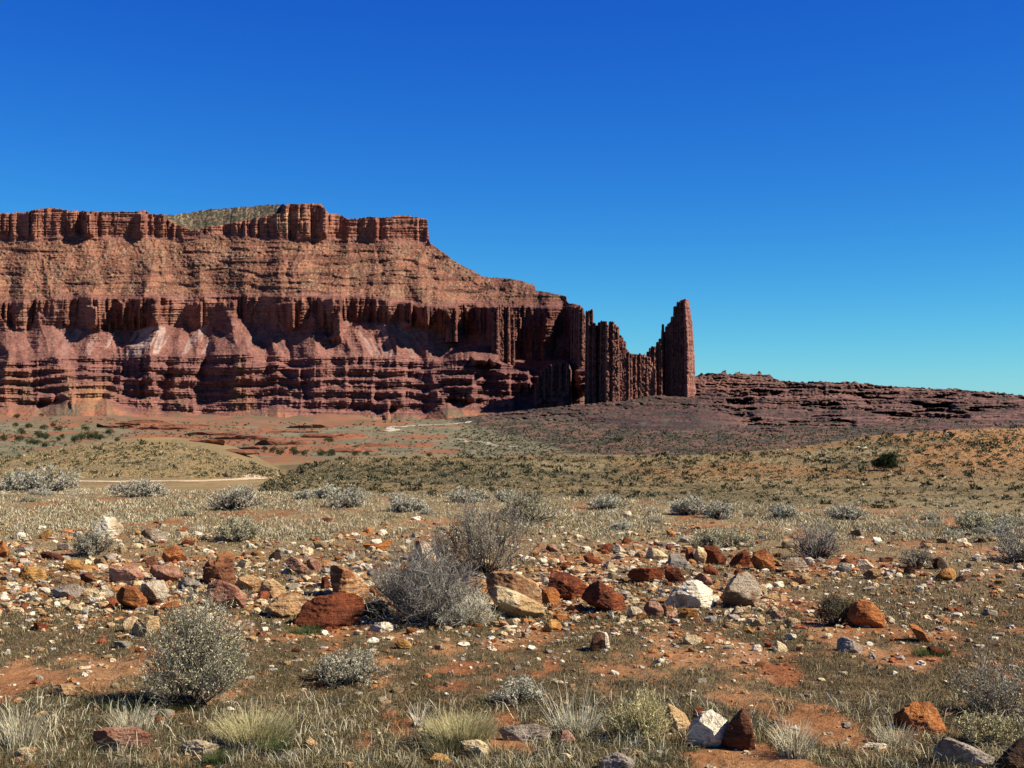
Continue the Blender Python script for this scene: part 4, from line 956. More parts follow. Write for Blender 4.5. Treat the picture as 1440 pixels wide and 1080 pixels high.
S('B4', 'pink', 'low pinkish rock in grass right of the dark brown standing stone', [(70, 600), (110, 575), (180, 580), (200, 605), (130, 620)], cat='slab')
for reg, a in [('B3', ('cream', 365, 772, 86, 40, 'flat cream stone below the upright pinkish stone')), ('B3', ('white', 860, 266, 72, 36, 'white stone on bare soil left of the notched boulder')), ('B3', ('orange', 834, 214, 60, 30, 'small orange stone above the white one')),
               ('B3', ('tan', 740, 760, 110, 40, 'orange-tan stone above the grey-pink bottom rock')), ('B3', ('white', 1225, 190, 50, 26, 'white chip low at the right of the plain')), ('B2', ('tan', 510, 862, 110, 44, 'tan stone cut by the bottom edge')),
               ('B4', ('white', 745, 327, 40, 24, 'white stone in the dark grass right of the middle')), ('B4', ('white', 1022, 375, 34, 18, 'white chip in the grass at the right')), ('B4', ('grey', 1385, 296, 54, 20, 'pale flat stone near the right edge')),
               ('B1', ('white', 795, 368, 80, 16, 'thin white slab left of the grey-green bush')), ('B1', ('white', 300, 210, 62, 18, 'thin white chip on red soil at the left')), ('B1', ('orange', 785, 218, 66, 30, 'orange flat stone left of the bush top')),
               ('B1', ('tan', 1420, 155, 70, 40, 'tan stone right of the grey-green bush top')), ('B1', ('white', 490, 340, 70, 18, 'pale flat stone above the flat pinkish-tan slab')), ('B1', ('white', 1375, 240, 60, 20, 'white flat stone right of the grey-green bush')), ('B1', ('red', 215, 90, 100, 50, 'flat red stone on the soil at the left'))]:
    small(reg, *a)

# smaller loose stones, singly placed
def near_hero(px, py):
    d = [((px - h[0]) ** 2 + (2.2 * (py - h[1])) ** 2, h) for h in HEROES if len(h[2].split()) <= 5]
    return min(d)[1]
def loose_stones(count):
    rs = np.random.default_rng(11)
    protos = {}
    cl = {'white': 'white', 'cream': 'cream', 'tan': 'tan', 'gold': 'golden', 'orange': 'orange', 'red': 'red-brown', 'grey': 'grey', 'pink': 'pinkish'}
    keys = list(cl); pr = np.array([.28, .24, .14, .08, .08, .07, .06, .06]); pr /= pr.sum()
    n = 0; tries = 0
    while n < count and tries < 6000:
        tries += 1
        u = rs.random()
        if u < .70:
            px = rs.uniform(-10, 1120) if rs.random() < .75 else rs.uniform(-10, 1450); py = rs.normal(818, 32)
            if px > 1080 and rs.random() < .35: continue
        elif u < .88:
            px = rs.uniform(0, 1440); py = rs.uniform(850, 1010)
        else:
            px = rs.uniform(0, 1440); py = rs.uniform(745, 790)
        if py < 742 or py > 1040: continue
        w = float(np.clip(rs.lognormal(2.72, .42), 9, 36)); h = w * rs.uniform(.42, .8)
        if py > 880: w *= .8; h *= .62
        if any(abs(px - a) < (b + w / 2) * .8 and -h * 1.1 < (py - y) < max(h, .5 * hh) * .6 for a, y, b, hh in USED): continue
        kcol = keys[rs.choice(len(keys), p=pr)]
        g = hit(px, py)
        v = int(rs.integers(4)); key = (kcol, v)
        size = w * g[1] / F
        if key not in protos:
            P = blob(0, 0, 40, 28, 100 + v * 31 + len(protos), rs.uniform(-.3, .3))
            o = rock_mesh('loose_stone', [(CX + a, CY + b) for a, b in P], F * .025, ROCK[kcol], 500 + v * 7 + len(protos), lv=3, cuts=9)   # about 1 m wide
            protos[key] = o
        else:
            o = protos[key].copy(); COL.objects.link(o)
        sc = size / 1.0
        o.location = (g[0], g[1] + size * .3, g[2] + .18 * h * g[1] / F)
        o.scale = (sc, sc * rs.uniform(.7, 1.1), sc * h / w / .7)
        o.rotation_euler = (rs.uniform(-.25, .25), rs.uniform(-.25, .25), rs.choice([0, math.pi]) + rs.uniform(-.5, .5))
        hx, hy, hs = near_hero(px, py)
        rel = ('behind' if py < hy - 24 else 'in front of' if py > hy + 10 else 'left of' if px < hx else 'right of')
        sz = 'small' if w > 12 else 'very small'
        tag(o, f'{sz} {cl[kcol]} loose stone {rel} the {hs}', 'stone', f'{sz} {cl[kcol]} loose stones {rel} the {hs}')
        USED.append((px, py, w / 2, h)); n += 1
loose_stones(260)

def rubble(count):
    """The broken stones of the rock band beyond the singly placed ones."""
    rs = np.random.default_rng(13)
    px = np.where(rs.random(count) < .72, rs.uniform(-300, 1100, count), rs.uniform(-300, 1700, count)); py = np.where(rs.random(count) < .8, rs.normal(822, 36, count), rs.uniform(760, 1000, count))
    py = np.clip(py, 752, 1010)
    x, y = hits(px, py)
    U, Fc = ico(2); nv = len(U)
    w = np.clip(rs.lognormal(2.25, .40, count), 5, 22) * np.where(py > 890, .75, 1.0); size = w * y / F * .5
    V = np.repeat(U[None], count, 0)
    for k in range(9):
        n = rs.normal(size=(count, 1, 3)); n /= np.linalg.norm(n, axis=2)[..., None]
        dd = (V * n).sum(2); lim = dd.max(1)[:, None] * rs.uniform(.5, .85, (count, 1))
        V = V - np.clip(dd - lim, 0, None)[..., None] * n * .95
    V = V * (1 + .10 * rs.uniform(-1, 1, (count, nv, 1)))
    V = V * np.stack([size, size * rs.uniform(.7, 1.1, count), size * rs.uniform(.4, .85, count)], 1)[:, None]
    a = rs.normal(0, .5, count); ca, sa = np.cos(a)[:, None], np.sin(a)[:, None]
    V = np.stack([V[..., 0] * ca - V[..., 1] * sa, V[..., 0] * sa + V[..., 1] * ca, V[..., 2] + V[..., 0] * rs.normal(0, .2, count)[:, None]], -1)
    V += np.stack([x, y + size * .4, gz(x, y) + size * .25], 1)[:, None]
    pal = np.array([(.70, .61, .46), (.60, .46, .28), (.44, .27, .13), (.42, .18, .06), (.24, .07, .03), (.34, .28, .23), (.42, .23, .15)])
    c = (pal[rs.choice(7, count, p=[.20, .24, .22, .13, .09, .06, .06])] * rs.uniform(.75, 1.15, (count, 1)))[:, None] * (1 + .22 * fbm(V[..., 0] * 25, V[..., 1] * 25, V[..., 2] * 25, o=3, seed=14))[..., None]
    o = mk('stone_rubble', V.reshape(-1, 3), (Fc[None] + (np.arange(count) * nv)[:, None, None]).reshape(-1, 3), M_SOIL, col=c.reshape(-1, 3), smooth=False)
    tag(o, 'dense broken rubble of small stones filling the rock band', 'rubble', kind='stuff')
rubble(1900)

def gravel(count):
    """Chips and pebbles too many to count."""
    rs = np.random.default_rng(12)
    px = rs.uniform(-380, 1820, count * 3)
    pick = rs.random(count * 3)
    py = np.where(pick < .55, rs.normal(828, 38, count * 3), rs.uniform(735, 1085, count * 3))
    x, y = hits(px, py)
    keep = (py > 730) & (rs.random(count * 3) < (1.1 - .75 * veg_mask(x, y)) * (1 - .5 * sstep(950, 1150, px)) * (1 - .7 * sstep(880, 960, py))); idx = np.where(keep)[0][:count]
    x, y, py = x[idx], y[idx], py[idx]; n = len(idx)
    U, Fc = ico(1)
    size = np.clip(rs.lognormal(1.2, .62, n), 1.3, 13.0) * y / F * .5
    V = U[None] * (1 + .38 * rs.uniform(-1, 1, (n, len(U), 1)))
    sc = np.stack([size * rs.uniform(.9, 1.6, n), size * rs.uniform(.8, 1.3, n), size * rs.uniform(.4, .8, n)], 1)
    V = V * sc[:, None, :]
    a = rs.uniform(0, 6.28, n); ca, sa = np.cos(a)[:, None], np.sin(a)[:, None]
    V = np.stack([V[..., 0] * ca - V[..., 1] * sa, V[..., 0] * sa + V[..., 1] * ca, V[..., 2]], -1)
    V += np.stack([x, y, gz(x, y) + size * .2], 1)[:, None, :]
    Fa = (Fc[None] + (np.arange(n) * len(U))[:, None, None]).reshape(-1, 3)
    pal = np.array([(.74, .66, .52), (.62, .49, .31), (.42, .26, .13), (.44, .19, .07), (.28, .09, .04), (.36, .30, .25), (.42, .24, .15)])
    c = pal[rs.choice(len(pal), n, p=[.17, .2, .19, .18, .12, .08, .06])] * rs.uniform(.75, 1.15, (n, 1))
    o = mk('gravel', V.reshape(-1, 3), Fa, M_SOIL, col=np.repeat(c, len(U), 0), smooth=False)
    tag(o, 'scattered pale and rusty pebbles and chips across the plain', 'gravel', kind='stuff')
gravel(13500)

# ------------------------------------------------------------------ plants
def tubes(P, rad, rs):
    """3-sided tubes along polylines P (n,k,3) with radii (n,k)."""
    n, k, _ = P.shape
    T = np.gradient(P, axis=1); T /= np.linalg.norm(T, axis=2)[..., None] + 1e-9
    ref = rs.normal(size=(n, 1, 3)); U = np.cross(T, ref); U /= np.linalg.norm(U, axis=2)[..., None] + 1e-9
    W = np.cross(T, U)
    ring = [U * math.cos(a) + W * math.sin(a) for a in (0, 2.094, 4.189)]
    V = np.stack([P + r * rad[..., None] for r in ring], 2)            # n,k,3,3
    b = (np.arange(n) * k * 3)[:, None, None] + (np.arange(k - 1) * 3)[None, :, None] + np.arange(3)[None, None, :]
    b2 = (np.arange(n) * k * 3)[:, None, None] + (np.arange(k - 1) * 3)[None, :, None] + ((np.arange(3) + 1) % 3)[None, None, :]
    return V.reshape(-1, 3), np.stack([b, b2, b2 + 3, b + 3], -1).reshape(-1, 4)

def leaves(p, d, ln, wd, rs):
    n = len(p)
    d = d / (np.linalg.norm(d, axis=1)[:, None] + 1e-9)
    s = np.cross(d, rs.normal(size=(n, 3))); s /= np.linalg.norm(s, axis=1)[:, None] + 1e-9
    ln = ln[:, None]; wd = wd[:, None]
    V = np.stack([p, p + d * ln * .55 + s * wd * .5, p + d * ln, p + d * ln * .5 - s * wd * .5], 1).reshape(-1, 3)
    return V, np.arange(n * 4).reshape(-1, 4)

def shrub_geo(seed, R, H, stems=40, twigs=8, sub=3, leaf=4, leaf_len=.02, leaf_w=.006, thick=.006, up=.5, curl=.25, spread=1.0):
    """Branching shrub: stems from one base, twigs, fine twigs, leaves. Returns dark wood, fine twigs and leaves."""
    rs = np.random.default_rng(seed)
    n = stems
    phi = rs.uniform(0, 2 * math.pi, n); q = np.sqrt(rs.random(n)) * spread
    k = 7; s = np.linspace(0, 1, k)
    tip = np.stack([np.cos(phi) * R * q, np.sin(phi) * R * q, H * np.sqrt(np.clip(1.05 - q * q, .03, 1)) * rs.uniform(.62, 1.0, n)], 1)
    lobe = .62 + .75 * vnoise(phi * 1.1 + seed, phi * 0 + 1.5, seed=seed)
    tip = tip * np.stack([.8 + .4 * lobe, .8 + .4 * lobe, .45 + .55 * lobe], 1)
    b0 = np.stack([np.cos(phi), np.sin(phi), 0 * phi], 1) * (R * .14 * rs.random(n))[:, None]
    ctl = b0 * .4 + tip * np.array([.62, .62, .34]) + rs.normal(size=(n, 3)) * R * .10
    P = ((1 - s) ** 2)[None, :, None] * b0[:, None] + (2 * s * (1 - s))[None, :, None] * ctl[:, None] + (s ** 2)[None, :, None] * tip[:, None]
    P[:, 1:-1] += rs.normal(size=(n, k - 2, 3)) * R * .03
    rad = thick * (1 - .75 * s)[None] * rs.uniform(.6, 1.3, n)[:, None]
    wood = tubes(P, rad, rs)
    m = n * twigs
    i = np.repeat(np.arange(n), twigs); t = rs.uniform(.28, 1, m) ** .8 * (k - 1)
    a = np.minimum(t.astype(int), k - 2); f = (t - a)[:, None]
    o0 = P[i, a] * (1 - f) + P[i, a + 1] * f
    dirn = P[i, a + 1] - P[i, a]; dirn /= np.linalg.norm(dirn, axis=1)[:, None] + 1e-9
    dd = dirn * .7 + rs.normal(size=(m, 3)) * .55 + np.array([0, 0, up]); dd /= np.linalg.norm(dd, axis=1)[:, None]
    L = H * rs.uniform(.14, .34, m)
    s4 = np.linspace(0, 1, 4)
    cur = rs.normal(size=(m, 3)) * curl
    Q = o0[:, None] + (dd[:, None] * s4[None, :, None] + cur[:, None] * (s4 ** 2)[None, :, None] * .5) * L[:, None, None]
    fine = [tubes(Q, thick * .42 * (1 - .6 * s4)[None] * np.ones((m, 1)), rs)]
    m2 = m * sub
    i2 = np.repeat(np.arange(m), sub); t2 = rs.uniform(.2, 1, m2) * 3
    a2 = np.minimum(t2.astype(int), 2); f2 = (t2 - a2)[:, None]
    o2 = Q[i2, a2] * (1 - f2) + Q[i2, a2 + 1] * f2
    d2 = dd[i2] * .6 + rs.normal(size=(m2, 3)) * .6 + np.array([0, 0, up * .8]); d2 /= np.linalg.norm(d2, axis=1)[:, None]
    L2 = H * rs.uniform(.05, .15, m2)
    e2 = o2 + d2 * L2[:, None]
    fine.append(tubes(np.stack([o2, (o2 + e2) / 2 + rs.normal(size=(m2, 3)) * L2[:, None] * .08, e2], 1), thick * .24 * np.array([1, .8, .5])[None] * np.ones((m2, 1)), rs))
    off = len(fine[0][0])
    tw = (np.concatenate([fine[0][0], fine[1][0]]), np.concatenate([fine[0][1], fine[1][1] + off]))
    lf = None
    if leaf:
        i3 = np.repeat(np.arange(m2), leaf); u = rs.uniform(.1, 1.05, len(i3))[:, None]
        p3 = o2[i3] * (1 - u) + e2[i3] * u
        d3 = d2[i3] * .8 + rs.normal(size=(len(i3), 3)) * .7 + np.array([0, 0, .3])
        lf = leaves(p3, d3, leaf_len * rs.uniform(.6, 1.4, len(i3)), leaf_w * rs.uniform(.7, 1.3, len(i3)), rs)
    for g in [wood, tw] + ([lf] if lf else []):
        g[0][:, 2] = np.maximum(g[0][:, 2], -.01)
    return wood, tw, lf

def shrub(name, label, cat, px, py, w, h, seed, mats, group=None, parts=True, squash=1.0, **kw):
    """w, h: size in photo pixels; (px, py): foot of the plant in the photo."""
    g = hit(px, py)
    s = g[1] / F
    R, H = w * s / 2, h * s
    px_m = max(g[1] / 1351.0, .004)
    kw.setdefault('leaf_len', max(.02, px_m * 2.0)); kw.setdefault('leaf_w', max(.005, px_m * .5)); kw.setdefault('thick', max(.005, px_m * .8))
    wood, tw, lf = shrub_geo(seed, R, H, **kw)
    t = empty(name, (g[0], g[1] + R * .35, g[2] - .01))
    mk('stems', wood[0], wood[1], mats[0], t, smooth=True)
    mk('twigs', tw[0], tw[1], mats[1], t, smooth=True)
    if lf: mk('foliage', lf[0], lf[1], mats[2], t, smooth=False)
    return tag(t, label, cat, group)

def copy_tree(o, loc, rz=0.0, sc=(1, 1, 1), label=None, group=None):
    c = o.copy(); COL.objects.link(c); c.location = loc; c.rotation_euler = (0, 0, rz); c.scale = sc
    if label: c['label'] = label
    if group: c['group'] = group
    for ch in list(o.children):
        d = ch.copy(); COL.objects.link(d); d.parent = c
    return c

SAGEM = (M_BARK, M_TWIG, M_SAGE); GSAGE = (M_BARK, M_TWIG, M_SAGEG)
shrub('sagebrush', 'tall grey-green leafy bush with dark stems, left foreground', 'bush', 270, 996, 120, 146, 401, GSAGE, stems=66, twigs=10, sub=5, leaf=5, up=.6)
shrub('dead_bush', 'big dark grey leafless bush in the middle of the rock field', 'bush', 592, 878, 142, 112, 402, (M_BARK, M_DEAD, M_SAGE), stems=95, twigs=11, sub=5, leaf=0, up=.25, curl=.5)
shrub('sagebrush', 'tall upright grey-green bush standing behind the dead bush', 'bush', 680, 812, 150, 112, 403, (M_BARK, M_TWIG, M_SAGE), stems=62, twigs=9, sub=4, leaf=3, up=.8)
shrub('dead_bush', 'small silvery bush at the right foot of the dark dead bush', 'bush', 650, 882, 80, 62, 404, (M_TWIG, M_TWIGP, M_SAGE), stems=50, twigs=8, sub=4, leaf=3, up=.2)
shrub('dead_bush', 'fan of dark bare twigs behind the right part of the rock field', 'bush', 1150, 786, 62, 48, 405, (M_BARK, M_DEAD, M_SAGE), stems=60, twigs=6, sub=3, leaf=0, up=.7)
shrub('sagebrush', 'dark green low bush touching the big orange-brown boulder', 'bush', 1178, 880, 52, 40, 406, (M_BARK, M_BARK, M_OLIVE), stems=40, twigs=8, sub=4, leaf=5)
shrub('sagebrush', 'low grey tussock bush alone in the dark short grass', 'bush', 492, 962, 92, 44, 407, (M_BARK, M_TWIG, M_SAGE), stems=60, twigs=8, sub=4, leaf=4, up=.2)
shrub('sagebrush', 'small blue-grey bush left of the tall pale stalks', 'bush', 728, 990, 62, 34, 408, (M_BARK, M_TWIG, M_SAGEP), stems=30, twigs=7, sub=4, leaf=4)
shrub('dead_bush', 'grey twiggy bush cut by the right edge in the foreground', 'bush', 1420, 1010, 110, 95, 409, (M_BARK, M_TWIG, M_SAGE), stems=34, twigs=7, sub=4, leaf=3, up=.4)
shrub('dead_bush', 'dark twiggy bush cut by the right edge behind the rock field', 'bush', 1432, 792, 60, 44, 410, (M_BARK, M_DEAD, M_SAGE), stems=46, twigs=8, sub=4, leaf=1)
shrub('sagebrush', 'grey grassy tuft leaning on the big cream-white boulder', 'bush', 128, 782, 46, 36, 411, SAGEM, stems=46, twigs=7, sub=3, leaf=4)
shrub('yellow_bush', 'wispy yellow-brown bush left of the pale notched boulder', 'bush', 903, 1040, 70, 62, 412, (M_YELLOW, M_YELLOW, M_YELLOW), stems=80, twigs=7, sub=3, leaf=2, up=.9)
shrub('sagebrush', 'pale olive rounded bush near the right bottom corner', 'bush', 1390, 1050, 70, 46, 413, (M_BARK, M_TWIG, M_YELLOW), stems=50, twigs=7, sub=4, leaf=4)
shrub('dead_bush', 'tiny dark dead shrub beside the pale track on the left hill', 'bush', 317, 671, 6, 7, 414, (M_BARK, M_BARK, M_BARK), stems=30, twigs=4, sub=2, leaf=0, up=.8)
shrub('dead_bush', 'little dark twig bush at the far right of the rock field', 'bush', 1292, 800, 44, 32, 415, (M_BARK, M_TWIG, M_SAGE), stems=40, twigs=6, sub=3, leaf=1)
shrub('sagebrush', 'green-grey low bush right of the blocky cream stone', 'bush', 1018, 770, 84, 26, 416, GSAGE, stems=60, twigs=8, sub=4, leaf=5, up=.3)
shrub('sagebrush', 'green-grey low bush behind the two-peaked boulder', 'bush', 332, 762, 66, 30, 417, GSAGE, stems=50, twigs=8, sub=4, leaf=5, up=.3)
# sagebrush along the far edge of the plain, each where the photo shows it
EDGE_SAGE = [(325, 718, 66, 34, 'round grey sagebrush alone at the edge of the plain below the track end'), (60, 692, 92, 34, 'wide pale sagebrush mass at the far left edge of the plain'), (192, 699, 76, 24, 'low wide sagebrush in front of the pale track'),
             (20, 690, 60, 26, 'pale sagebrush at the very left of the plain edge'), (490, 714, 46, 28, 'dark-based round sagebrush left of the middle'), (573, 720, 46, 24, 'dark-based round sagebrush next right in the row'),
             (455, 702, 36, 18, 'small pale sagebrush left of the dark-based pair'), (662, 706, 54, 18, 'flat grey sagebrush behind the tall upright bush'), (712, 706, 30, 16, 'small dark sagebrush right of the flat grey one'),
             (742, 735, 70, 44, 'big pale green sagebrush with dark foot right of the tall upright bush'), (855, 716, 46, 18, 'low sagebrush right of the middle at the hill foot'), (968, 724, 40, 26, 'dark-sided sagebrush right of the middle'),
             (1012, 729, 44, 24, 'pale round sagebrush touching the dark-sided one'), (1103, 729, 36, 18, 'small pale sagebrush left of the last wide one'), (1190, 731, 56, 22, 'wide pale sagebrush under the slope of the right hill'),
             (1372, 745, 54, 24, 'wispy grey-green sagebrush near the right edge')]
protos = []
for i, (x_, y_, w_, h_, lab) in enumerate(EDGE_SAGE):
    o = shrub('sagebrush', lab, 'bush', x_, y_, w_, h_, 430 + i, GSAGE if i in (9, 15) else (M_BARK, M_TWIG, M_SAGEP), 'sagebrush along the edge of the plain', stems=46, twigs=7, sub=4, leaf=4, up=.35)
    protos.append((o, w_, hit(x_, y_)[1]))
rs = np.random.default_rng(31)
for k in range(38):
    x_ = rs.uniform(-20, 1460); lo = np.interp(x_, [0, 400, 700, 1000, 1440], [690, 697, 703, 712, 730])
    y_ = lo + abs(rs.normal(0, 16)); w_ = rs.uniform(13, 26)
    o, pw, pd = protos[int(rs.integers(len(protos)))]
    g = hit(x_, y_); sc = (w_ * g[1]) / (pw * pd)
    tree = copy_tree(o, (g[0], g[1], g[2] - .01), rs.uniform(0, 6.28), (sc, sc, sc * rs.uniform(.8, 1.2)), 'small pale sagebrush scattered among dry grass at the far edge of the plain', 'small sagebrush at the edge of the plain')

def clump(name, label, px, py, w, h, seed, mat, n, spread=1.0, lean=.35, width=.004, droop=.25, group=None):
    """A grass clump: blades from one foot."""
    g = hit(px, py); s = g[1] / F
    rs = np.random.default_rng(seed)
    R, H = w * s / 2, h * s
    a = rs.uniform(0, 6.283, n); r = np.sqrt(rs.random(n)) * .75
    b = np.stack([np.cos(a) * R * r, np.sin(a) * R * r * .8, 0 * a], 1)
    out = np.stack([np.cos(a), np.sin(a), 0 * a], 1)
    L = H * rs.uniform(.5, 1.0, n) * (1 - .25 * r)
    d = out * (lean * (r * rs.uniform(.3, 1.4, n)))[:, None] + rs.normal(size=(n, 3)) * .12 + np.array([0, 0, 1.0])
    t = np.linspace(0, 1, 5)
    P = b[:, None] + d[:, None] * (t[None, :, None] * L[:, None, None]) + (out[:, None] * (t ** 2.2)[None, :, None] * (droop * L)[:, None, None]) - np.array([0, 0, 1.0]) * ((t ** 3)[None, :, None] * (droop * .6 * L)[:, None, None])
    V, Fq = tubes(P, width * .5 * (1 - .75 * t)[None] * np.ones((n, 1)), rs)
    o = mk(name, V, Fq, mat); o.location = (g[0], g[1] + R * .3, g[2] - .005)
    return tag(o, label, 'grass clump', group)
clump('grass_clump', 'yellow-green dense grass clump left of the middle foreground', 352, 1052, 118, 58, 501, M_YELLOW, 1500)
clump('grass_clump', 'yellow dense grass clump with a dark foot in the middle foreground', 645, 1052, 112, 54, 502, M_YELLOW, 1600)
clump('grass_clump', 'dark green grass at the foot of the left yellow clump', 385, 1060, 60, 28, 503, M_GREEN, 500)
clump('grass_clump', 'dark olive grass at the foot of the middle yellow clump', 632, 1064, 90, 34, 504, M_OLIVE, 700)
clump('pale_stalks', 'fan of tall pale bare stalks in the middle foreground', 808, 1034, 70, 88, 505, M_TWIGP, 26, lean=.75, width=.007, droop=.05)
clump('grass_clump', 'fine grey-green grass at the foot of the tall pale stalks', 812, 1034, 80, 42, 506, M_SAGE, 420)
clump('grass_clump', 'spiky pale grass tuft right of the dark brown standing stone', 1120, 1066, 56, 64, 507, M_PALE, 260)
clump('grass_clump', 'white spiky grass tuft at the bottom left of the squared block', 1262, 1052, 56, 42, 508, M_PALE, 260)
clump('grass_clump', 'pair of tall bent straw stalks left of the middle yellow clump', 588, 1022, 22, 44, 509, M_TWIGP, 30, width=.006)
clump('grass_clump', 'bright green grass at the foot of the big rust-red boulder', 428, 892, 60, 16, 510, M_GREEN, 400)
clump('grass_clump', 'bright green grass patch below the half-buried orange slab', 1312, 922, 70, 14, 511, M_GREEN, 500)
clump('grass_clump', 'green grass strip in the shadow of the grey-green bush', 205, 1000, 170, 16, 512, M_GREEN, 1300)
clump('grass_clump', 'pale curling grass at the left bottom corner', 25, 1050, 70, 70, 513, M_PALE, 200)
clump('grass_clump', 'tuft of dry straw on the broad half-buried pinkish rock', 180, 1030, 70, 50, 514, M_PALE, 150)
clump('grass_clump', 'silver grass tuft by the big yellowish boulder', 668, 880, 40, 34, 515, M_PALE, 260)
clump('grass_clump', 'golden straw tuft left of the pale cream wedge boulder', 690, 872, 26, 24, 516, M_YELLOW, 240)
clump('grass_clump', 'dark green tuft right of the low white-topped boulder', 304, 1076, 44, 26, 517, M_GREEN, 300)

def blades(x, y, z, L, W, rs, lean=.5):
    n = len(x)
    a = rs.uniform(0, 6.283, n); side = np.stack([np.cos(a), np.sin(a), 0 * a], 1)
    b = rs.uniform(0, 6.283, n); ld = np.stack([np.cos(b), np.sin(b), 0 * b], 1) * (rs.random(n) * lean)[:, None]
    p = np.stack([x, y, z], 1); up = np.array([0, 0, 1.0])
    mid = p + (ld * .5 + up * .62) * L[:, None]; tip = p + (ld * 1.35 + up * (1.0 - .3 * np.linalg.norm(ld, axis=1))[:, None]) * L[:, None]
    w = side * (W * .5)[:, None]
    V = np.stack([p - w, p + w, mid - w * .8, mid + w * .8, tip], 1).reshape(-1, 3)
    k = (np.arange(n) * 5)[:, None]
    return V, np.concatenate([k + np.array([0, 1, 3]), k + np.array([0, 3, 2]), k + np.array([2, 3, 4])])

def dry_grass():
    rs = np.random.default_rng(41)
    VV, FF, MI = [], [], []
    off = 0
    def add(px, py, per, Lr, mi, spreadpx, wf, maskpow=1.0, lean=.6, thr=0.0, patch=None):
        nonlocal off
        x, y = hits(px, py)
        m = veg_mask(x, y) * (patch(x, y) if patch else 1); keep = rs.random(len(px)) < np.clip(m * 1.1 - thr, 0, 1) ** maskpow
        x, y = x[keep], y[keep]; n = len(x)
        if n == 0: return
        d = np.hypot(x, y)
        s = spreadpx * d / F
        X = np.repeat(x, per) + rs.normal(size=n * per) * np.repeat(s, per); Y = np.repeat(y, per) + rs.normal(size=n * per) * np.repeat(s, per) * 1.3
        L = np.repeat(rs.uniform(*Lr, n), per) * rs.uniform(.45, 1.2, n * per)
        Wd = np.maximum(.0035, np.repeat(d, per) * wf)
        v, f = blades(X, Y, gz(X, Y) - .005, L, Wd, rs, lean)
        VV.append(v); FF.append(f + off); MI.append(np.full(len(f), mi)); off += len(v)
    U = lambda n, a, b: (rs.uniform(-380, 1820, int(n * 1.4)), rs.uniform(a, b, int(n * 1.4)))
    # short dark cover of the near plain
    add(*U(17000, 862, 1085), 9, (.015, .045), 1, 8, .00042, lean=1.2)
    add(*U(1300, 880, 1085), 8, (.02, .06), 0, 6, .0004, lean=1.2)
    add(*U(3200, 880, 1085), 9, (.02, .055), 5, 8, .0004, lean=1.2)
    # front rim: longer straw grass in patches
    pat = lambda x, y: sstep(-.15, .35, fbm(x * 1.1 + 9, y * 1.1, o=3, seed=48))
    add(*U(900, 985, 1085), 11, (.05, .14), 0, 7, .00042, lean=1.3, patch=pat)
    add(*U(700, 985, 1085), 8, (.06, .16), 2, 7, .00042, lean=1.3, patch=lambda x, y: 1 - pat(x, y) * .95)
    add(*U(800, 985, 1085), 10, (.03, .09), 5, 8, .00042, lean=1.3)
    add(*U(600, 1000, 1085), 9, (.05, .12), 3, 7, .00042, lean=1.2, patch=pat)
    add(*U(1600, 985, 1085), 9, (.03, .09), 1, 8, .00042, lean=1.2)
    add(*U(260, 980, 1085), 10, (.04, .10), 4, 6, .00042, lean=1.0, patch=pat)
    # among the boulders
    add(*U(3600, 745, 880), 8, (.02, .06), 0, 5, .00045, lean=1.0)
    add(*U(2200, 745, 880), 8, (.02, .06), 5, 5, .00045, lean=1.0)
    add(*U(3000, 745, 880), 8, (.02, .06), 1, 5, .00045, lean=1.0)
    # pale belt behind the boulders, to the edge of the plain
    for nn, mi, Lr in ((4200, 2, (.03, .10)), (6500, 0, (.03, .09)), (3000, 3, (.03, .10)), (3200, 1, (.02, .07)), (3000, 5, (.02, .07))):
        nn = int(nn * 1.4); px = rs.uniform(-380, 1820, nn); lo = np.interp(px, [0, 400, 700, 1000, 1440], [684, 692, 697, 706, 724])
        py = lo + (760 - lo) * rs.random(nn) ** 1.15
        add(px, py, 10, Lr, mi, 6, .0004, lean=1.5, patch=lambda x, y: .25 + .75 * sstep(-.25, .2, fbm(x * .35, y * .16, o=3, seed=49)))
    o = mk('dry_grass', np.concatenate(VV), np.concatenate(FF), mats=[M_STRAW, M_OLIVE, M_PALE, M_SAGE, M_YELLOW, M_GREYBR], midx=np.concatenate(MI), smooth=False)
    tag(o, 'dry straw and olive grass growing over the plain', 'grass', kind='stuff')
M_GREYBR = plant_mat('grey_brown_litter', (.17, .13, .08), (.095, .075, .045), (.27, .22, .14))
dry_grass()

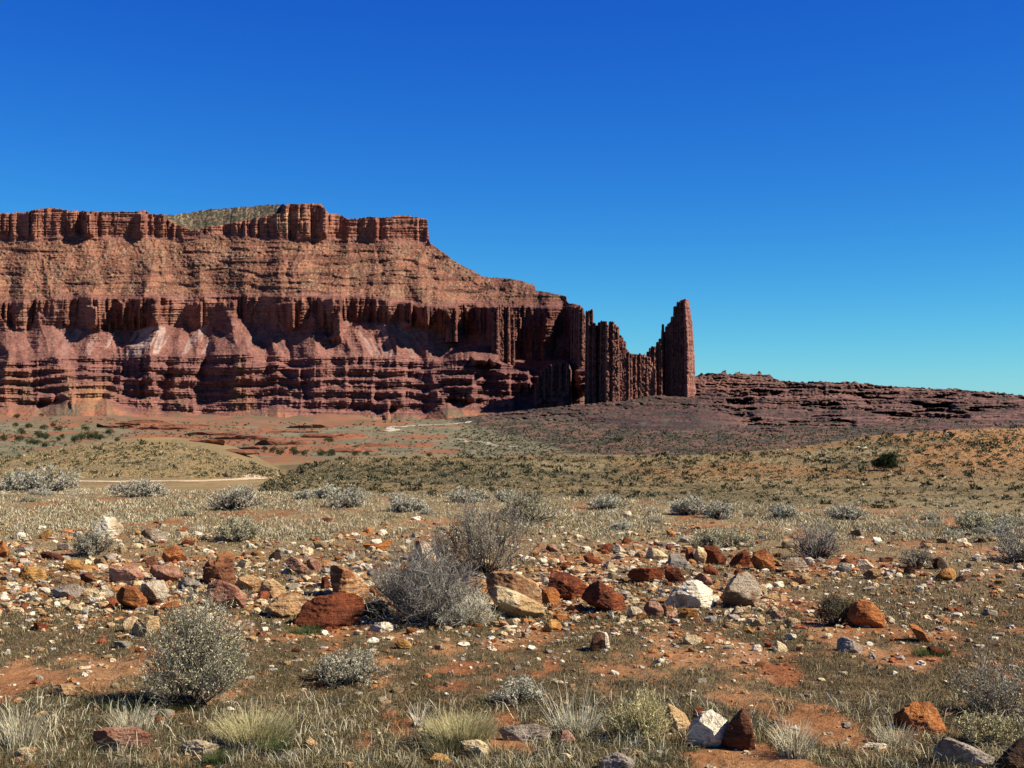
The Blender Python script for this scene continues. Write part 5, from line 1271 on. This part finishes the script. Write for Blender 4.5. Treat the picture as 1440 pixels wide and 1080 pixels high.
def brush_on_hills():
    """Low scrub dotted over the hills: spiky clusters of leaves, too many to count."""
    rs = np.random.default_rng(51)
    V, Fc, MI = [], [], []
    off = 0
    def scat(n, pxr, pyf, size, mi, k, flat=.42):
        nonlocal off
        px = rs.uniform(*pxr, n); py = pyf(px, rs.random(n))
        x, y = hits(px, py); d = np.hypot(x, y)
        keep = (d > edge_d(px) + 2) & (d < 330); x, y, d = x[keep], y[keep], d[keep]; n = len(x)
        S = rs.lognormal(0, .35, n) * size * d / F
        U = rs.normal(size=(n, k, 3)); U /= np.linalg.norm(U, axis=2)[..., None]; U[..., 2] = np.abs(U[..., 2])
        c = U * (rs.random((n, k, 1)) ** .5) * (S[:, None, None] * np.array([.55, .55, flat])) + np.stack([x, y, gz(x, y) - .01], 1)[:, None]
        v, f = leaves(c.reshape(-1, 3), (U + np.array([0, 0, .05])).reshape(-1, 3), np.repeat(S * .6, k), np.repeat(S * .28, k), rs)
        V.append(v); Fc.append(f + off); MI.append(np.full(len(f), mi)); off += len(v)
    topL = lambda px, u: np.interp(px, [0, 130, 250, 390], [640, 622, 619, 660]) + 2 + u * (671 - np.interp(px, [0, 130, 250, 390], [640, 622, 619, 660]))
    scat(3600, (-40, 395), topL, 2.2, 2, 7); scat(2400, (-40, 395), topL, 2.2, 1, 6); scat(380, (-40, 395), topL, 3.4, 0, 20)
    scat(90, (120, 210), lambda px, u: 628 + u * 26, 3.0, 0, 24)
    crest = lambda px: np.interp(px, [365, 430, 480, 900, 1040, 1130, 1240, 1440], [684, 654, 643, 640, 636, 628, 612, 600])
    foot = lambda px: np.interp(px, [365, 700, 1000, 1440], [690, 700, 710, 728])
    hill = lambda px, u: crest(px) + 1 + u * (foot(px) - crest(px))
    scat(2500, (-400, -40), lambda px, u: 645 + u * 25, 2.4, 2, 8); scat(1500, (-400, -40), lambda px, u: 645 + u * 25, 2.4, 1, 8); scat(3000, (1480, 1800), lambda px, u: 600 + u * 125, 2.6, 2, 9)
    scat(5500, (365, 1480), hill, 2.2, 2, 7); scat(5000, (365, 1480), hill, 2.4, 4, 8); scat(7000, (365, 1480), hill, 2.6, 1, 7); scat(1500, (365, 1480), hill, 3.6, 0, 22); scat(500, (365, 1480), hill, 5.0, 0, 34)
    scat(260, (1080, 1480), hill, 3.4, 0, 20); scat(600, (1080, 1480), hill, 2.8, 3, 10); scat(260, (1200, 1480), lambda px, u: crest(px) + u * 40, 3.2, 0, 18)
    o = mk('hill_scrub', np.concatenate(V), np.concatenate(Fc), mats=[M_HILLB, M_OLIVE, M_STRAW, M_SAGE, M_GREYBR], midx=np.concatenate(MI), smooth=False)
    tag(o, 'low dark and straw coloured scrub dotted over the hills', 'scrub', kind='stuff')
brush_on_hills()

def juniper_mesh(seed, n_clump=34, per=120):
    """Unit juniper: 1 m wide, about 1 m high; crown in ragged clumps and a short trunk."""
    rs = np.random.default_rng(seed)
    a = rs.uniform(0, 6.283, n_clump); r = np.sqrt(rs.random(n_clump)) * .40; zz = .14 + rs.random(n_clump) * .62 * (1 - (r / .46) ** 2 * .75)
    c = np.stack([np.cos(a) * r, np.sin(a) * r, zz], 1); cr = rs.uniform(.09, .17, n_clump)
    i = np.repeat(np.arange(n_clump), per)
    u = rs.normal(size=(len(i), 3)); u /= np.linalg.norm(u, axis=1)[:, None]
    p = c[i] + u * (cr[i] * rs.random(len(i)) ** .35)[:, None] * np.array([1, 1, .8])
    v, f = leaves(p, u + np.array([0, 0, .5]), np.full(len(i), .075), np.full(len(i), .030), rs)
    tr = []
    for k in range(5):
        q = c[int(rs.integers(n_clump))]
        tr.append(np.stack([np.array([0, 0, -.05]), q * np.array([.25, .25, .4]), q * .8, q]))
    P = np.array(tr)
    tv, tf = tubes(P, np.array([.035, .028, .018, .008])[None] * np.ones((5, 1)), rs)
    return (v, f), (tv, tf)
JUN = [juniper_mesh(600 + k, 30, 60) for k in range(4)]
def juniper(px, py, w, h, label, group=None, k=0, proto={}):
    g = hit(px, py); s = g[1] / F
    if k not in proto:
        t = empty('juniper', (0, 0, 0))
        mk('crown', *JUN[k][0], M_JUN, t, smooth=False); mk('trunk', *JUN[k][1], M_BARK, t)
        tag(t, label, 'tree', group); proto[k] = t
        t.location = (g[0], g[1], g[2]); t.scale = (w * s, w * s, h * s * 1.15)
        return t
    c = copy_tree(proto[k], (g[0], g[1], g[2]), px * .7, (w * s, w * s, h * s * 1.15), label)
    if group: c['group'] = group
    elif 'group' in c: del c['group']
    return c
big = empty('juniper', (0, 0, 0)); g = hit(1247, 661); s = g[1] / F
bj = juniper_mesh(650, 44, 170)
mk('crown', *bj[0], M_JUN, big, smooth=False); mk('trunk', *bj[1], M_BARK, big)
big.location = g; big.scale = (39 * s, 39 * s, 29 * s)
tag(big, 'single dark green round juniper on the slope of the right hill', 'tree')
rs = np.random.default_rng(52)
VJ = [(30, 611, 16, 9), (40, 602, 12, 7), (62, 604, 13, 7), (83, 606, 14, 8), (75, 600, 10, 6), (5, 620, 14, 9), (28, 621, 16, 9), (42, 625, 16, 10), (55, 616, 18, 10), (64, 618, 14, 9), (53, 626, 14, 8), (65, 629, 13, 8), (82, 620, 8, 6), (88, 616, 9, 6), (120, 606, 12, 7), (155, 611, 14, 9), (165, 621, 10, 6),
      (106, 622, 14, 10), (114, 620, 16, 11), (124, 618, 16, 12), (134, 618, 16, 11), (142, 619, 12, 9), (385, 637, 14, 9), (395, 640, 16, 10), (413, 640, 18, 11), (428, 641, 12, 8), (372, 634, 10, 7), (452, 641, 14, 9), (466, 641, 16, 9), (500, 641, 12, 7), (515, 641, 10, 7), (604, 642, 10, 6), (298, 621, 12, 6), (268, 614, 10, 6), (462, 622, 16, 7), (12, 586, 10, 6), (24, 588, 12, 6), (22, 600, 10, 6), (58, 586, 8, 5), (870, 622, 20, 9)]
for i, (x_, y_, w_, h_) in enumerate(VJ):
    lab = ('small dark juniper in the cluster behind the left hill' if x_ < 200 else 'small dark juniper in the row between the left hill and the middle hill' if x_ < 620 else 'dark bush at the foot of the rubble slope')
    juniper(x_, y_, w_ * .95, h_ * 1.15, lab, None if x_ > 620 else 'valley junipers behind the left hill' if x_ < 200 else 'valley junipers between the hills', i % 4)

# red ledges that crop out of the valley floor
LED = [(232, 604, 90, 5), (300, 612, 80, 4), (262, 599, 70, 3), (345, 618, 90, 6), (400, 625, 80, 7), (365, 632, 70, 5), (330, 636, 60, 4), (440, 602, 70, 4), (470, 614, 90, 6), (415, 608, 70, 4), (530, 628, 70, 5), (200, 597, 80, 3), (160, 601, 60, 3), (500, 635, 80, 5), (285, 622, 60, 4)]
for i, (x_, y_, w_, h_) in enumerate(LED):
    r_ = np.random.default_rng(700 + i)
    xs = np.linspace(-.5, .5, 12) * w_
    P = [(x_ + a, y_ - h_ * (1 - (2 * a / w_) ** 2) ** .5 * r_.uniform(.35, 1.1) - .3) for a in xs] + [(x_ + a, y_ + r_.uniform(0, 1.5)) for a in xs[::-2]]
    g = hit(x_, y_)
    o = rock_mesh('rock_ledge', P, g[1] + 1, ROCK['ledge'], 720 + i, depth=w_ * g[1] / F * .5, rough=.02, lv=5, cuts=4, sink=.3)
    tag(o, 'low red rock ledge cropping out of the valley floor below the mesa', 'rock ledge', 'red ledges on the valley floor')

def valley_scrub():
    rs = np.random.default_rng(53)
    px = np.concatenate([rs.uniform(-40, 1100, 2600), rs.uniform(640, 1460, 5200)]); py = 586 + rs.random(7800) ** .8 * 56
    x, y = hits(px, py); d = np.hypot(x, y); k = (d > 230) & (d < 1900); x, y, d = x[k], y[k], d[k]; n = len(x)
    S = np.clip(d * rs.uniform(.0006, .0018, n), .3, 2.6)
    kk = 9
    U = rs.normal(size=(n, kk, 3)); U /= np.linalg.norm(U, axis=2)[..., None]; U[..., 2] = np.abs(U[..., 2])
    c = U * S[:, None, None] * np.array([1.0, 1.0, .55]) * rs.random((n, kk, 1)) + np.stack([x, y, gz(x, y)], 1)[:, None]
    ls = S[:, None, None] * .6
    v = np.stack([c + rs.normal(size=(n, kk, 3)) * ls * .6, c + rs.normal(size=(n, kk, 3)) * ls * .6, c + U * ls], 2).reshape(-1, 3)
    o = mk('valley_scrub', v, np.arange(len(v)).reshape(-1, 3), M_HILLB, smooth=False)
    tag(o, 'dark low scrub speckled over the valley floor', 'scrub', kind='stuff')
valley_scrub()

# small white marker post below the left hill
g = hit(62, 667)
U_, F_ = ICO[3]
Vp = U_ * np.array([.055, .055, .16]); Vp[:, 2] = np.sign(Vp[:, 2]) * np.minimum(np.abs(Vp[:, 2]) * 1.25, .16); Vp[:, :2] *= np.where(np.abs(Vp[:, 2:]) > .13, .8, 1.15)
o = mk('marker_post', Vp + np.array([0, 0, .15]), F_, ROCK['white']); o.location = g; o.scale = (1.5, 1.5, 1.35)
tag(o, 'short white marker post at the foot of the left hill', 'marker post')
